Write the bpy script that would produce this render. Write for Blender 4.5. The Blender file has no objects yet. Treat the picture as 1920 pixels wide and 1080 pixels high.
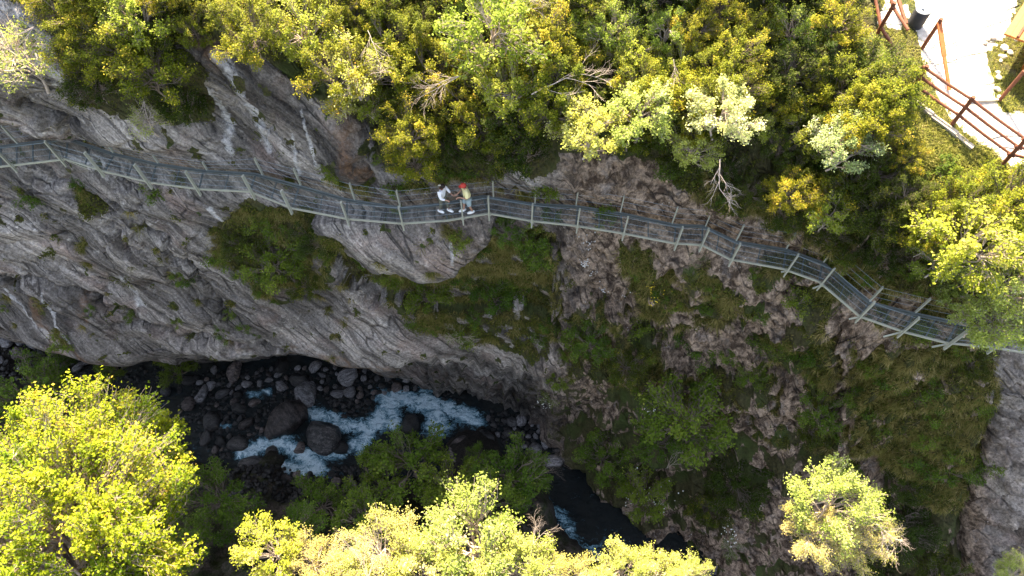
import bpy, bmesh, math, random
import numpy as np
from mathutils import Vector, Matrix
R_ = math.radians
random.seed(7); rng = np.random.default_rng(11)
sc = bpy.context.scene
col = sc.collection
# ---------------------------------------------------------------- camera, sky, sun, exposure
CAMH, TILT, FPX = 22.0, R_(29.4), 1280.0
cam = bpy.data.cameras.new('camera'); camo = bpy.data.objects.new('camera', cam); col.objects.link(camo)
camo.location = (0, 0, CAMH); camo.rotation_euler = (TILT, 0, 0)
cam.sensor_width = 36; cam.lens = 36*FPX/1920; cam.clip_end = 400; cam.clip_start = 0.1
sc.camera = camo
SUN_EL, SUN_AZ = R_(47), R_(-14)
tosun = Vector((math.sin(SUN_AZ)*math.cos(SUN_EL), math.cos(SUN_AZ)*math.cos(SUN_EL), math.sin(SUN_EL)))
w = bpy.data.worlds.new("World"); sc.world = w; w.use_nodes = True
nt = w.node_tree; bg = nt.nodes['Background']
sky = nt.nodes.new('ShaderNodeTexSky'); sky.sky_type = 'NISHITA'; sky.sun_disc = False
sky.sun_elevation = SUN_EL; sky.sun_rotation = SUN_AZ; sky.dust_density = 3.0; sky.ozone_density = .6
hsw = nt.nodes.new('ShaderNodeHueSaturation'); hsw.inputs['Saturation'].default_value = .66; nt.links.new(sky.outputs[0], hsw.inputs['Color']); nt.links.new(hsw.outputs[0], bg.inputs[0]); bg.inputs[1].default_value = 0.102
sl = bpy.data.lights.new('sun', 'SUN'); sl.energy = 5.0; sl.angle = R_(0.53); sl.color = (1.0, 0.82, 0.55)
slo = bpy.data.objects.new('sun', sl); col.objects.link(slo); slo.rotation_euler = tosun.to_track_quat('Z', 'Y').to_euler()
sc.view_settings.view_transform = 'Standard'; sc.view_settings.look = 'None'
sc.view_settings.exposure = 2.55; sc.view_settings.gamma = 1.0

# ---------------------------------------------------------------- helpers
def ray(px, py):
    x = (px-960)/FPX; y = (540-py)/FPX
    c, s = math.cos(TILT), math.sin(TILT)
    return x, y*c+s, y*s-c
def at(px, py, z):                                   # the place whose height is z seen at a spot of the photo
    dx, dy, dz = ray(px, py); t = (z-CAMH)/dz
    return Vector((dx*t, dy*t, z))
def scale_at(p):                                     # photo pixels per metre at p
    d = Vector(p)-Vector((0, 0, CAMH))
    return FPX/abs(d.dot(Vector((0, math.sin(TILT), -math.cos(TILT)))))
_perm = np.random.default_rng(5).permutation(256); _perm = np.concatenate([_perm, _perm, _perm])
_grad = np.random.default_rng(6).normal(size=(256, 3)); _grad /= np.linalg.norm(_grad, axis=1)[:, None]
def perlin(P):
    P = np.asarray(P, float); I = np.floor(P).astype(int); F = P-I; I &= 255
    U = F*F*F*(F*(F*6-15)+10); out = 0
    for dx in (0, 1):
        for dy in (0, 1):
            for dz in (0, 1):
                h = _perm[_perm[_perm[I[..., 0]+dx]+I[..., 1]+dy]+I[..., 2]+dz]
                g = _grad[h]; d = F-np.array([dx, dy, dz])
                wt = (U[..., 0] if dx else 1-U[..., 0])*(U[..., 1] if dy else 1-U[..., 1])*(U[..., 2] if dz else 1-U[..., 2])
                out = out+wt*(g*d).sum(-1)
    return out
def fbm(P, octv=4, ridge=False, gain=0.5):
    P = np.asarray(P, float); a = 1; s = 0
    for i in range(octv):
        n = perlin(P*(2.03**i)+17.3*i)
        s = s+a*((0.5-np.abs(n)*1.6) if ridge else n); a *= gain
    return s
def sstep(a, b, x):
    t = np.clip((x-a)/(b-a), 0, 1); return t*t*(3-2*t)
def mesh_np(name, V, F, mat=None, smooth=False, attrs=None, uv=None):
    me = bpy.data.meshes.new(name); V = np.asarray(V, np.float32); F = np.asarray(F, np.int32)
    k = F.shape[1]; me.vertices.add(len(V)); me.vertices.foreach_set('co', V.ravel())
    me.loops.add(F.size); me.loops.foreach_set('vertex_index', F.ravel())
    me.polygons.add(len(F)); me.polygons.foreach_set('loop_start', np.arange(0, F.size, k, dtype=np.int32))
    me.polygons.foreach_set('loop_total', np.full(len(F), k, np.int32))
    if smooth: me.polygons.foreach_set('use_smooth', np.ones(len(F), bool))
    for an, av in (attrs or {}).items():
        a = me.attributes.new(an, 'FLOAT', 'POINT'); a.data.foreach_set('value', np.asarray(av, np.float32).ravel())
    if uv is not None:
        l = me.uv_layers.new(name='UVMap'); l.data.foreach_set('uv', np.asarray(uv, np.float32)[F.ravel()].ravel())
    me.update(calc_edges=True); me.validate()
    if mat: me.materials.append(mat)
    return me
def link(name, me, parent=None, loc=None):
    o = bpy.data.objects.new(name, me); col.objects.link(o)
    if parent: o.parent = parent
    if loc is not None: o.location = loc
    return o
def tag(o, label=None, cat=None, group=None, kind=None):
    if label: o['label'] = label
    if cat: o['category'] = cat
    if group: o['group'] = group
    if kind: o['kind'] = kind
    return o
def empty(name, loc, rz=0):
    o = bpy.data.objects.new(name, None); col.objects.link(o); o.location = loc; o.rotation_euler.z = rz
    o.empty_display_size = .3; return o
def copy_tree(o, parent=None):
    c = o.copy(); col.objects.link(c)
    if parent: c.parent = parent
    for ch in o.children: copy_tree(ch, c)
    return c

class MB:                                            # collects boxes, bars and tubes into one mesh
    def __init__(s): s.v = []; s.f = []
    def bar(s, a, b, wd, ht, up=(0, 0, 1)):
        a = Vector(a); b = Vector(b); t = (b-a).normalized(); up = Vector(up)
        if abs(t.dot(up)) > .98: up = Vector((0, 1, 0))
        r = t.cross(up).normalized(); u = r.cross(t); n = len(s.v)
        for p in (a, b):
            for i, j in ((-1, -1), (1, -1), (1, 1), (-1, 1)): s.v.append(p+r*i*wd/2+u*j*ht/2)
        s.f += [(n, n+1, n+2, n+3), (n+7, n+6, n+5, n+4)]+[(n+i, n+4+i, n+4+(i+1) % 4, n+(i+1) % 4) for i in range(4)]
    def tube(s, pts, rad, k=6, cap=True):
        pts = [Vector(p) for p in pts]; rad = rad if hasattr(rad, '__len__') else [rad]*len(pts); n = len(s.v)
        for i, p in enumerate(pts):
            t = (pts[min(i+1, len(pts)-1)]-pts[max(i-1, 0)]).normalized()
            r = t.cross(Vector((0.13, .2, 1))).normalized()
            if r.length < .1: r = Vector((1, 0, 0))
            u = r.cross(t)
            for j in range(k):
                a = 2*math.pi*j/k; s.v.append(p+(r*math.cos(a)+u*math.sin(a))*rad[i])
        for i in range(len(pts)-1):
            for j in range(k):
                s.f.append((n+i*k+j, n+i*k+(j+1) % k, n+(i+1)*k+(j+1) % k, n+(i+1)*k+j))
        if cap: s.f.append(tuple(n+(len(pts)-1)*k+j for j in range(k))); s.f.append(tuple(n+k-1-j for j in range(k)))
    def build(s, name, mat, parent=None, smooth=False, origin=None):
        o0 = Vector(origin) if origin is not None else Vector((0, 0, 0))
        me = bpy.data.meshes.new(name); me.from_pydata([tuple(v-o0) for v in s.v], [], s.f); me.update()
        if smooth:
            for p in me.polygons: p.use_smooth = True
        me.materials.append(mat); o = link(name, me, parent)
        if origin is not None: o.location = origin
        return o

# ---------------------------------------------------------------- materials
def newmat(name, rough=.8, spec=.3):
    m = bpy.data.materials.new(name); m.use_nodes = True
    b = m.node_tree.nodes['Principled BSDF']; b.inputs['Roughness'].default_value = rough
    b.inputs['Specular IOR Level'].default_value = spec; return m, m.node_tree, b
def N(nt, t, **kw):
    n = nt.nodes.new(t)
    for k, v in kw.items():
        if k in n.inputs: n.inputs[k].default_value = v
        else: setattr(n, k, v)
    return n
def mixc(nt, fac, a, b, mode='MIX'):
    n = nt.nodes.new('ShaderNodeMix'); n.data_type = 'RGBA'; n.blend_type = mode
    for sk, v in ((n.inputs[0], fac), (n.inputs[6], a), (n.inputs[7], b)):
        if isinstance(v, (int, float)): sk.default_value = v
        elif isinstance(v, tuple): sk.default_value = (*v, 1) if len(v) == 3 else v
        else: nt.links.new(v, sk)
    return n.outputs[2]
def math_(nt, op, a, b=None, clamp=False):
    n = nt.nodes.new('ShaderNodeMath'); n.operation = op; n.use_clamp = clamp
    for i, v in enumerate((a, b)):
        if v is None: continue
        if isinstance(v, (int, float)): n.inputs[i].default_value = v
        else: nt.links.new(v, n.inputs[i])
    return n.outputs[0]
def mrange(nt, v, a, b, c=0, d=1):
    n = nt.nodes.new('ShaderNodeMapRange'); nt.links.new(v, n.inputs[0])
    for i, x in enumerate((a, b, c, d)): n.inputs[i+1].default_value = x
    return n.outputs[0]
def noise(nt, vec, scale, detail=6, rough=.6, dist=0):
    n = N(nt, 'ShaderNodeTexNoise', Scale=scale, Detail=detail, Roughness=rough, Distortion=dist)
    if vec is not None: nt.links.new(vec, n.inputs['Vector'])
    return n.outputs[0]
def mapping(nt, vec, sc_=(1, 1, 1), rot=(0, 0, 0), typ='POINT'):
    n = nt.nodes.new('ShaderNodeMapping'); n.vector_type = typ; nt.links.new(vec, n.inputs[0])
    n.inputs['Scale'].default_value = sc_; n.inputs['Rotation'].default_value = rot; return n.outputs[0]
def attr(nt, name):
    n = nt.nodes.new('ShaderNodeAttribute'); n.attribute_name = name; return n.outputs['Fac']
def bump(nt, b, h, strength=.5, dist=.1):
    n = nt.nodes.new('ShaderNodeBump'); n.inputs['Strength'].default_value = strength; n.inputs['Distance'].default_value = dist
    nt.links.new(h, n.inputs['Height']); nt.links.new(n.outputs[0], b.inputs['Normal'])
def leafmat(name, c1, c2, c3=None, transl=.36, spec=.12):
    m, nt, b = newmat(name, .55, spec)
    t = attr(nt, 'tint'); oi = nt.nodes.new('ShaderNodeObjectInfo')
    c = mixc(nt, t, c1, c2)
    if c3: c = mixc(nt, mrange(nt, t, .8, 1), c, c3)
    hs = nt.nodes.new('ShaderNodeHueSaturation'); nt.links.new(c, hs.inputs['Color'])
    nt.links.new(mrange(nt, oi.outputs['Random'], 0, 1, .475, .515), hs.inputs['Hue'])
    nt.links.new(mrange(nt, oi.outputs['Random'], 0, 1, 1.15, .8), hs.inputs['Value'])
    nt.links.new(hs.outputs[0], b.inputs['Base Color'])
    tr = nt.nodes.new('ShaderNodeBsdfTranslucent'); nt.links.new(hs.outputs[0], tr.inputs[0])
    mx = nt.nodes.new('ShaderNodeMixShader'); mx.inputs[0].default_value = transl
    nt.links.new(b.outputs[0], mx.inputs[1]); nt.links.new(tr.outputs[0], mx.inputs[2])
    nt.links.new(mx.outputs[0], nt.nodes['Material Output'].inputs[0]); return m
def plain(name, c, rough=.7, metal=0, var=.25, scale=6, spec=.3):
    m, nt, b = newmat(name, rough, spec); tc = nt.nodes.new('ShaderNodeTexCoord')
    n = noise(nt, tc.outputs['Object'], scale, 6, .65)
    k = mrange(nt, n, .3, .7, 1-var, 1+var)
    cc = mixc(nt, 1.0, c, k, 'MULTIPLY'); nt.links.new(cc, b.inputs['Base Color']); b.inputs['Metallic'].default_value = metal
    return m
M = {}
M['leaf_yellow'] = leafmat('leaf_yellow', (.10, .14, .008), (.36, .36, .020), (.76, .56, .07))
M['leaf_dark'] = leafmat('leaf_dark', (.035, .060, .006), (.085, .12, .012), (.28, .27, .03))  # dark olive foliage, darkened further to paint shade gaps among the yellow shrubs
M['leaf_bright'] = leafmat('leaf_bright', (.22, .30, .025), (.33, .38, .045), (.46, .45, .11))
M['leaf_pale'] = leafmat('leaf_pale', (.36, .42, .07), (.54, .60, .14), (.72, .75, .38))
M['leaf_silver'] = leafmat('leaf_silver', (.34, .42, .12), (.58, .64, .30), (.85, .88, .70))
M['leaf_maple'] = leafmat('leaf_maple', (.09, .18, .007), (.33, .38, .016), (.60, .48, .07))
M['leaf_tan'] = leafmat('leaf_tan', (.42, .42, .09), (.60, .54, .18), (.70, .56, .30))
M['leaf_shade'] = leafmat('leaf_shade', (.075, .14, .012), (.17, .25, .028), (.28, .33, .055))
M['bark_pale'] = plain('bark_pale', (.46, .38, .32), .8, var=.3, scale=9)
M['bark'] = plain('bark', (.20, .16, .13), .85, var=.35, scale=9)
M['steel_pale'] = plain('steel_pale', (.38, .385, .32), .5, .1, var=.12, scale=3)
M['steel_blue'] = plain('steel_blue', (.16, .185, .185), .45, .3, var=.15, scale=3)
M['steel_cable'] = plain('steel_cable', (.30, .36, .40), .4, .5, var=.1)
M['blossom'] = plain('blossom', (.78, .78, .70), .7, var=.08)
M['flower_yellow'] = plain('flower_yellow', (.75, .55, .04), .7, var=.08)
M['wood_brown'] = plain('wood_brown', (.15, .055, .030), .7, var=.35, scale=5)
M['wood_orange'] = plain('wood_orange', (.42, .13, .04), .7, var=.3, scale=5)
M['concrete'] = plain('concrete', (.44, .38, .30), .9, var=.2, scale=2)
M['white_stone'] = plain('white_stone', (.46, .42, .37), .9, var=.25, scale=3)

def cliff_material():
    m, nt, b = newmat('cliff_rock', .85, .25)
    uvn = nt.nodes.new('ShaderNodeUVMap'); uvn.uv_map = 'UVMap'; uv = uvn.outputs[0]
    tc = nt.nodes.new('ShaderNodeTexCoord'); ob = tc.outputs['Object']
    wn = N(nt, 'ShaderNodeTexNoise', Scale=.25, Detail=3); nt.links.new(uv, wn.inputs['Vector'])
    va = nt.nodes.new('ShaderNodeVectorMath'); va.operation = 'MULTIPLY_ADD'; nt.links.new(wn.outputs['Color'], va.inputs[0])
    va.inputs[1].default_value = (1.3, 1.3, 0); nt.links.new(uv, va.inputs[2])
    # weathering streaks running down the face, slanted to the right
    st = noise(nt, mapping(nt, mapping(nt, va.outputs[0], rot=(0, 0, R_(-44))), (2.4, .12, 1)), 1.0, 9, .66)
    st2 = noise(nt, mapping(nt, mapping(nt, va.outputs[0], rot=(0, 0, R_(-50))), (5, .35, 1)), 1.0, 6, .66)
    blot = noise(nt, ob, .45, 7, .62); fine = noise(nt, ob, 9, 9, .74); mid = noise(nt, ob, 2.2, 8, .7, .6)
    c = mixc(nt, mrange(nt, st, .38, .62), (.085, .073, .064), (.33, .295, .265))
    c = mixc(nt, mrange(nt, math_(nt, 'ADD', mid, math_(nt, 'MULTIPLY', st2, .6)), .85, 1.0, 0, .8), c, (.46, .42, .38))
    c = mixc(nt, mrange(nt, st2, .54, .66, 0, .8), c, (.065, .056, .052))
    c = mixc(nt, mrange(nt, blot, .52, .68, 0, .55), c, (.28, .20, .17))
    cv = nt.nodes.new('ShaderNodeTexVoronoi'); cv.feature = 'DISTANCE_TO_EDGE'; cv.inputs['Scale'].default_value = 1.0
    wv_ = nt.nodes.new('ShaderNodeVectorMath'); wv_.operation = 'MULTIPLY_ADD'; nt.links.new(N(nt, 'ShaderNodeTexNoise', Scale=1.6, Detail=6, Roughness=.7).outputs['Color'], wv_.inputs[0])
    wv_.inputs[1].default_value = (.9, .9, 0); nt.links.new(va.outputs[0], wv_.inputs[2])
    nt.links.new(mapping(nt, mapping(nt, wv_.outputs[0], rot=(0, 0, R_(-38))), (1.5, .42, 1)), cv.inputs['Vector'])
    crack = math_(nt, 'MULTIPLY', mrange(nt, cv.outputs['Distance'], .05, .0), mrange(nt, noise(nt, ob, .7, 4), .42, .58))
    big = noise(nt, mapping(nt, mapping(nt, va.outputs[0], rot=(0, 0, R_(-38))), (.55, .12, 1)), 1.0, 4, .6)
    c = mixc(nt, 1.0, c, mrange(nt, big, .36, .64, .55, 1.5), 'MULTIPLY')
    # right side conglomerate
    vor = N(nt, 'ShaderNodeTexVoronoi', Scale=7.0); nt.links.new(ob, vor.inputs['Vector'])
    cg = mixc(nt, mrange(nt, mid, .42, .60), (.075, .050, .034), (.44, .325, .235))
    cg = mixc(nt, mrange(nt, noise(nt, ob, 1.2, 6, .7), .55, .68, 0, .8), cg, (.31, .265, .235))
    peb = math_(nt, 'MULTIPLY', mrange(nt, vor.outputs['Distance'], .22, .10), mrange(nt, noise(nt, ob, .9, 3), .55, .66))
    cg = mixc(nt, peb, cg, (.62, .60, .58))
    c = mixc(nt, attr(nt, 'brown'), c, cg)
    c = mixc(nt, math_(nt, 'MULTIPLY', crack, .8), c, (.02, .018, .018))
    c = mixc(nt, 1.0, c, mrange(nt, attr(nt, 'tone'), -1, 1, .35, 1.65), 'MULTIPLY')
    # pale mineral streaks, plus painted sunlight in the top left corner, with ragged edges
    wa = math_(nt, 'ADD', attr(nt, 'white'), mrange(nt, mid, .3, .7, -.45, .45))
    c = mixc(nt, mrange(nt, wa, .45, .95, 0, .62), c, (.66, .64, .63))
    # speckle
    c = mixc(nt, 1.0, c, mrange(nt, fine, .34, .66, .42, 1.6), 'MULTIPLY')
    sp = noise(nt, ob, 26, 4, .7)
    c = mixc(nt, mrange(nt, sp, .64, .72, 0, .55), c, (.60, .58, .57))
    c = mixc(nt, mrange(nt, sp, .36, .29, 0, .75), c, (.03, .03, .03))
    # orange stains
    c = mixc(nt, math_(nt, 'MULTIPLY', attr(nt, 'stain'), mrange(nt, mid, .4, .6, 0, .55)), c, (.26, .13, .055))
    # soil and moss
    ve = math_(nt, 'ADD', attr(nt, 'veg'), mrange(nt, mid, .3, .7, -.32, .32))
    vc = mixc(nt, mrange(nt, fine, .35, .65), (.028, .026, .012), (.10, .09, .035))
    vc = mixc(nt, mrange(nt, blot, .45, .62), vc, (.055, .075, .018))
    c = mixc(nt, mrange(nt, ve, .45, .58), c, vc)
    gr = mixc(nt, mrange(nt, fine, .35, .65), (.56, .50, .43), (.80, .74, .66))
    gv = math_(nt, 'ADD', attr(nt, 'gravel'), mrange(nt, mid, .3, .7, -.3, .3))
    c = mixc(nt, mrange(nt, gv, .47, .55), c, gr)
    nt.links.new(c, b.inputs['Base Color'])
    h = math_(nt, 'ADD', math_(nt, 'MULTIPLY', fine, .35), math_(nt, 'ADD', mid, math_(nt, 'MULTIPLY', st, .8)))
    h = math_(nt, 'SUBTRACT', h, math_(nt, 'MULTIPLY', crack, .7)); bump(nt, b, h, .8, .25); return m
M['cliff'] = cliff_material()

def rockmat(name, a, bb, wet=0.6):
    m, nt, b = newmat(name, wet, .4); tc = nt.nodes.new('ShaderNodeTexCoord'); oi = nt.nodes.new('ShaderNodeObjectInfo')
    va = nt.nodes.new('ShaderNodeVectorMath'); va.operation = 'ADD'
    nt.links.new(tc.outputs['Object'], va.inputs[0]); nt.links.new(oi.outputs['Location'], va.inputs[1])
    v = va.outputs[0]
    st = noise(nt, mapping(nt, v, (1, 3.5, 1.5), (0.3, 0, .6)), 1.6, 7, .7, .6); fn = noise(nt, v, 14, 6, .75)
    c = mixc(nt, mrange(nt, st, .42, .60), a, bb)
    c = mixc(nt, 1.0, c, mrange(nt, fn, .36, .64, .3, 1.7), 'MULTIPLY')
    c = mixc(nt, mrange(nt, fn, .62, .68, 0, .5), c, (.40, .38, .37))
    c = mixc(nt, 1.0, c, mrange(nt, oi.outputs['Random'], 0, 1, .4, 1.9), 'MULTIPLY')
    nt.links.new(c, b.inputs['Base Color']); bump(nt, b, math_(nt, 'ADD', st, fn), .6, .12); return m
M['boulder'] = rockmat('boulder', (.045, .043, .045), (.21, .20, .205))
M['boulder_dark'] = rockmat('boulder_dark', (.010, .010, .010), (.055, .05, .048), .35)
M['boulder_pink'] = rockmat('boulder_pink', (.025, .02, .018), (.17, .135, .125), .5)
M['bed'] = rockmat('river_bed', (.02, .02, .022), (.07, .062, .056), .5)

def water_material():
    m, nt, b = newmat('water', .12, .22); tc = nt.nodes.new('ShaderNodeTexCoord'); ob = tc.outputs['Object']
    wn = N(nt, 'ShaderNodeTexNoise', Scale=1.1, Detail=5, Roughness=.6); nt.links.new(ob, wn.inputs['Vector'])
    va = nt.nodes.new('ShaderNodeVectorMath'); va.operation = 'MULTIPLY_ADD'; nt.links.new(wn.outputs['Color'], va.inputs[0])
    va.inputs[1].default_value = (1.6, 1.6, 0); nt.links.new(ob, va.inputs[2])
    n1 = noise(nt, mapping(nt, va.outputs[0], (1, 2.2, 1), (0, 0, .35)), 1.7, 8, .68)
    n2 = noise(nt, mapping(nt, va.outputs[0], (1.2, 3.5, 1), (0, 0, .35)), 5.0, 6, .7)
    fo = math_(nt, 'ADD', attr(nt, 'foam'), mrange(nt, n1, .34, .66, -.42, .34))
    fo = math_(nt, 'ADD', fo, mrange(nt, n2, .3, .7, -.24, .24))
    f = mrange(nt, fo, .34, 1.0); strand = noise(nt, mapping(nt, va.outputs[0], (2.2, 6, 1), (0, 0, .6)), 1.6, 7, .75, 1.2)
    f = math_(nt, 'MULTIPLY', f, mrange(nt, strand, .36, .60, .45, 1.25), True)
    dk = mixc(nt, mrange(nt, noise(nt, ob, .5, 4), .35, .65), (.004, .008, .010), (.012, .014, .013))
    c = mixc(nt, mrange(nt, f, 0, .5), dk, (.12, .27, .36)); c = mixc(nt, mrange(nt, f, .4, 1), c, (.66, .80, .87))
    nt.links.new(c, b.inputs['Base Color'])
    rr = mrange(nt, f, 0, 1, .1, .8); nt.links.new(rr, b.inputs['Roughness'])
    bump(nt, b, math_(nt, 'ADD', n1, math_(nt, 'MULTIPLY', n2, .5)), .7, .25); return m
M['water'] = water_material()

# ---------------------------------------------------------------- cliff sheet: cross-sections of the gorge wall
# columns: photo x; rows: (photo y, height) down the wall from the wooded terrace to the river
COLS = [-300, 0, 200, 400, 600, 720, 800, 900, 1000, 1070, 1200, 1400, 1550, 1700, 1900, 2300]
def rw(*a): return list(a)
PROF = {
 -300: rw((-420, 8.6), (-150, 7.4), (-40, 6.4), (40, 5.3), (120, 4.2), (220, 1.8), (292, 0), (345, -1.2), (430, -4), (520, -8), (585, -11), (565, -14), (605, -22)),
 0:    rw((-420, 8.6), (-150, 7.4), (-50, 6.4), (60, 5.0), (150, 3.9), (215, 1.7), (262, 0), (325, -1.2), (440, -4), (540, -8), (618, -11), (598, -14), (640, -22)),
 200:  rw((-420, 8.8), (-150, 7.4), (0, 6.4), (90, 5.0), (150, 3.9), (240, 1.6), (276, 0), (325, -1.2), (440, -4), (550, -8), (672, -11.5), (650, -14), (665, -22)),
 400:  rw((-420, 8.8), (-150, 7.5), (0, 6.1), (70, 5.5), (120, 4.7), (240, 2.0), (314, 0), (355, -1.2), (450, -4), (560, -8), (680, -11.5), (655, -14), (665, -22)),
 600:  rw((-420, 8.8), (-150, 7.0), (0, 5.7), (110, 4.9), (190, 3.8), (290, 1.5), (343, 0), (388, -1.2), (480, -4), (570, -8), (672, -11.5), (650, -14), (660, -22)),
 720:  rw((-420, 8.8), (-150, 7.0), (0, 5.6), (120, 4.4), (260, 2.6), (330, 1.2), (373, 0), (408, -1.0), (490, -3.6), (590, -8), (692, -12), (665, -15), (690, -22)),
 800:  rw((-420, 8.8), (-150, 7.0), (0, 5.6), (120, 4.4), (260, 2.4), (335, 1.0), (377, 0), (412, -1.0), (490, -3.2), (560, -6.5), (648, -11), (668, -15), (722, -22)),
 900:  rw((-420, 8.8), (-150, 7.0), (0, 5.6), (120, 4.4), (260, 2.6), (325, 1.2), (362, 0), (408, -1.0), (470, -3.0), (550, -6.5), (648, -11), (672, -15.5), (738, -22)),
 1000: rw((-420, 8.8), (-150, 7.2), (0, 5.8), (120, 4.9), (220, 3.6), (310, 1.7), (374, 0), (413, -1.0), (500, -3.5), (570, -7), (652, -11), (678, -15.5), (766, -22)),
 1070: rw((-420, 8.8), (-150, 7.2), (0, 5.9), (120, 5.0), (230, 3.5), (320, 1.6), (378, 0), (420, -1.0), (520, -4), (600, -8), (690, -12), (745, -17), (845, -22)),
 1200: rw((-420, 8.8), (-150, 7.2), (0, 6.0), (120, 5.1), (240, 3.6), (330, 1.8), (398, 0), (440, -1.0), (540, -5), (650, -9), (740, -13), (860, -18), (990, -22)),
 1400: rw((-420, 8.8), (-150, 7.2), (0, 6.1), (120, 5.2), (260, 3.9), (370, 2.0), (448, 0), (492, -1.0), (600, -5), (700, -9), (800, -13), (930, -18), (1085, -22)),
 1550: rw((-420, 9), (-150, 6.8), (0, 5.9), (140, 5.2), (280, 4.0), (400, 2.2), (492, 0), (540, -1.0), (640, -4.5), (740, -8.5), (850, -12.5), (980, -17), (1150, -22)),
 1700: rw((-420, 7), (-150, 5.8), (0, 5.5), (180, 5.3), (300, 4.9), (450, 2.6), (572, 0), (625, -1.0), (720, -4.2), (820, -8), (920, -11.5), (1050, -16), (1230, -22)),
 1900: rw((-420, 6), (-150, 5.6), (0, 5.5), (200, 5.4), (320, 4.9), (470, 2.7), (602, 0), (660, -1.0), (760, -4), (860, -7), (960, -10.5), (1090, -15), (1300, -22)),
 2300: rw((-420, 6), (-150, 5.6), (0, 5.5), (240, 5.4), (360, 4.9), (500, 2.7), (640, 0), (700, -1.0), (800, -4), (900, -7), (1000, -10.5), (1150, -15), (1380, -22)),
}
SEG = [10, 14, 26, 26, 30, 26, 22, 46, 46, 48, 22, 40]       # dense rows between control rows
STEP = 3.0
gx = np.arange(-300, 2300.1, STEP); NC = len(gx)
ctrl = np.array([[PROF[c][r] for r in range(13)] for c in COLS], float)      # col,row,(py,z)
cp = np.stack([[np.interp(gx, COLS, ctrl[:, r, k]) for k in (0, 1)] for r in range(13)])    # 13,2,NC
ker = np.exp(-np.linspace(-2, 2, 31)**2); ker /= ker.sum()
cpad = np.pad(cp, ((0, 0), (0, 0), (15, 15)), mode='edge')
cp = np.apply_along_axis(lambda a: np.convolve(a, ker, 'valid'), 2, cpad)
rows = []; lip_row = 0
for i, n in enumerate(SEG):
    p0, p1, p2, p3 = cp[max(i-1, 0)], cp[i], cp[i+1], cp[min(i+2, 12)]
    for k in range(n):
        t = k/n
        cr = .5*((2*p1)+(-p0+p2)*t+(2*p0-5*p1+4*p2-p3)*t*t+(-p0+3*p1-3*p2+p3)*t**3)
        rows.append(.55*cr+.45*(p1*(1-t)+p2*t))
    if i == 9: lip_row = len(rows)
rows.append(cp[12]); rows.append(cp[12]+np.array([[6], [-3]]))
G = np.array(rows); NR = len(G)                                          # NR,2,NC
PX = np.tile(gx, (NR, 1)); PY = G[:, 0]; PZ = G[:, 1]
xx = (PX-960)/FPX; yy = (540-PY)/FPX; ct, st_ = math.cos(TILT), math.sin(TILT)
DZ = yy*st_-ct; T = (PZ-CAMH)/DZ
W3 = np.stack([xx*T, (yy*ct+st_)*T, PZ], -1)
def normals(W):
    a = np.gradient(W, axis=1); b_ = np.gradient(W, axis=0); n = np.cross(b_, a)
    return n/np.maximum(np.linalg.norm(n, axis=-1), 1e-6)[..., None]
NRM = normals(W3)
if NRM[NR//2, NC//2, 1] > 0: NRM = -NRM
S = np.concatenate([np.zeros((1, NC)), np.cumsum(np.linalg.norm(np.diff(W3, axis=0), axis=-1), 0)], 0)

def inpoly(poly, X, Y):
    ins = np.zeros(X.shape, bool); n = len(poly)
    for i in range(n):
        x0, y0 = poly[i]; x1, y1 = poly[(i+1) % n]
        c = ((y0 > Y) != (y1 > Y)) & (X < (x1-x0)*(Y-y0)/((y1-y0) or 1e-9)+x0); ins ^= c
    return ins
def dline(pts, X, Y):                                                     # distance to polyline and side
    best = np.full(X.shape, 1e9); sg = np.zeros(X.shape)
    for (x0, y0), (x1, y1) in zip(pts[:-1], pts[1:]):
        dx, dy = x1-x0, y1-y0; L2 = dx*dx+dy*dy
        t = np.clip(((X-x0)*dx+(Y-y0)*dy)/L2, 0, 1)
        d = np.hypot(X-x0-t*dx, Y-y0-t*dy); s = np.sign(dx*(Y-y0)-dy*(X-x0))
        m = d < best; best = np.where(m, d, best); sg = np.where(m, s, sg)
    return best, sg
wx = fbm(W3*.9, 4)*26; wy = fbm(W3*.9+50, 4)*26
QX = PX+wx; QY = PY+wy                                                   # wobbled coordinates for ragged outlines
disp = np.zeros(PX.shape)
# big bulges and hollows of the wall
right = sstep(980, 1120, PX)
disp += .62*fbm(W3*np.array([.16, .16, .22]), 3)*2.0
# blocky relief: diagonal strata on the left, upright ribs and steps on the right
L = np.stack([(PX-S*0)*1.0, PY, PZ*0], -1)
dg = np.stack([(W3[..., 0]*.80+S*.60)*.16, (-W3[..., 0]*.6+S*.8)*.9, W3[..., 1]*.1], -1)
# (axis 0 along the slanted beds, axis 1 across)
calm = 1-.75*np.exp(-((PY-640)/55)**2)
jn = perlin(dg*np.array([1.0, 1.5, 1])+7); jn2 = perlin(dg*np.array([2.2, .5, 1])+27)
disp -= (1-right)*calm*(.20*np.exp(-(jn/.03)**2)+.14*np.exp(-(jn2/.02)**2))
disp += (1-right)*.22*fbm(dg*np.array([.55, .62, 1]), 5, True, .42)*calm
disp += (1-right)*(.10*fbm(W3*1.1, 4)+.025*fbm(W3*5, 3))*calm
rb = np.stack([W3[..., 0]*1.1, S*.25, W3[..., 1]*.1], -1)
disp += right*.55*fbm(rb, 4, True, .5)
tt_ = (S*.42+1.1*fbm(np.stack([W3[..., 0]*.22, S*.12, 0*S], -1), 3)+.35*fbm(W3*.8+5, 3)) % 1.0
saw = np.where(tt_ < .72, tt_/.72, (1-tt_)/.28)
tt2 = (S*1.15+.9*fbm(np.stack([W3[..., 0]*.5, S*.2, 0*S+4], -1), 3)) % 1.0; saw2 = np.where(tt2 < .75, tt2/.75, (1-tt2)/.25)
lower = sstep(415, 470, PY)
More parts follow.
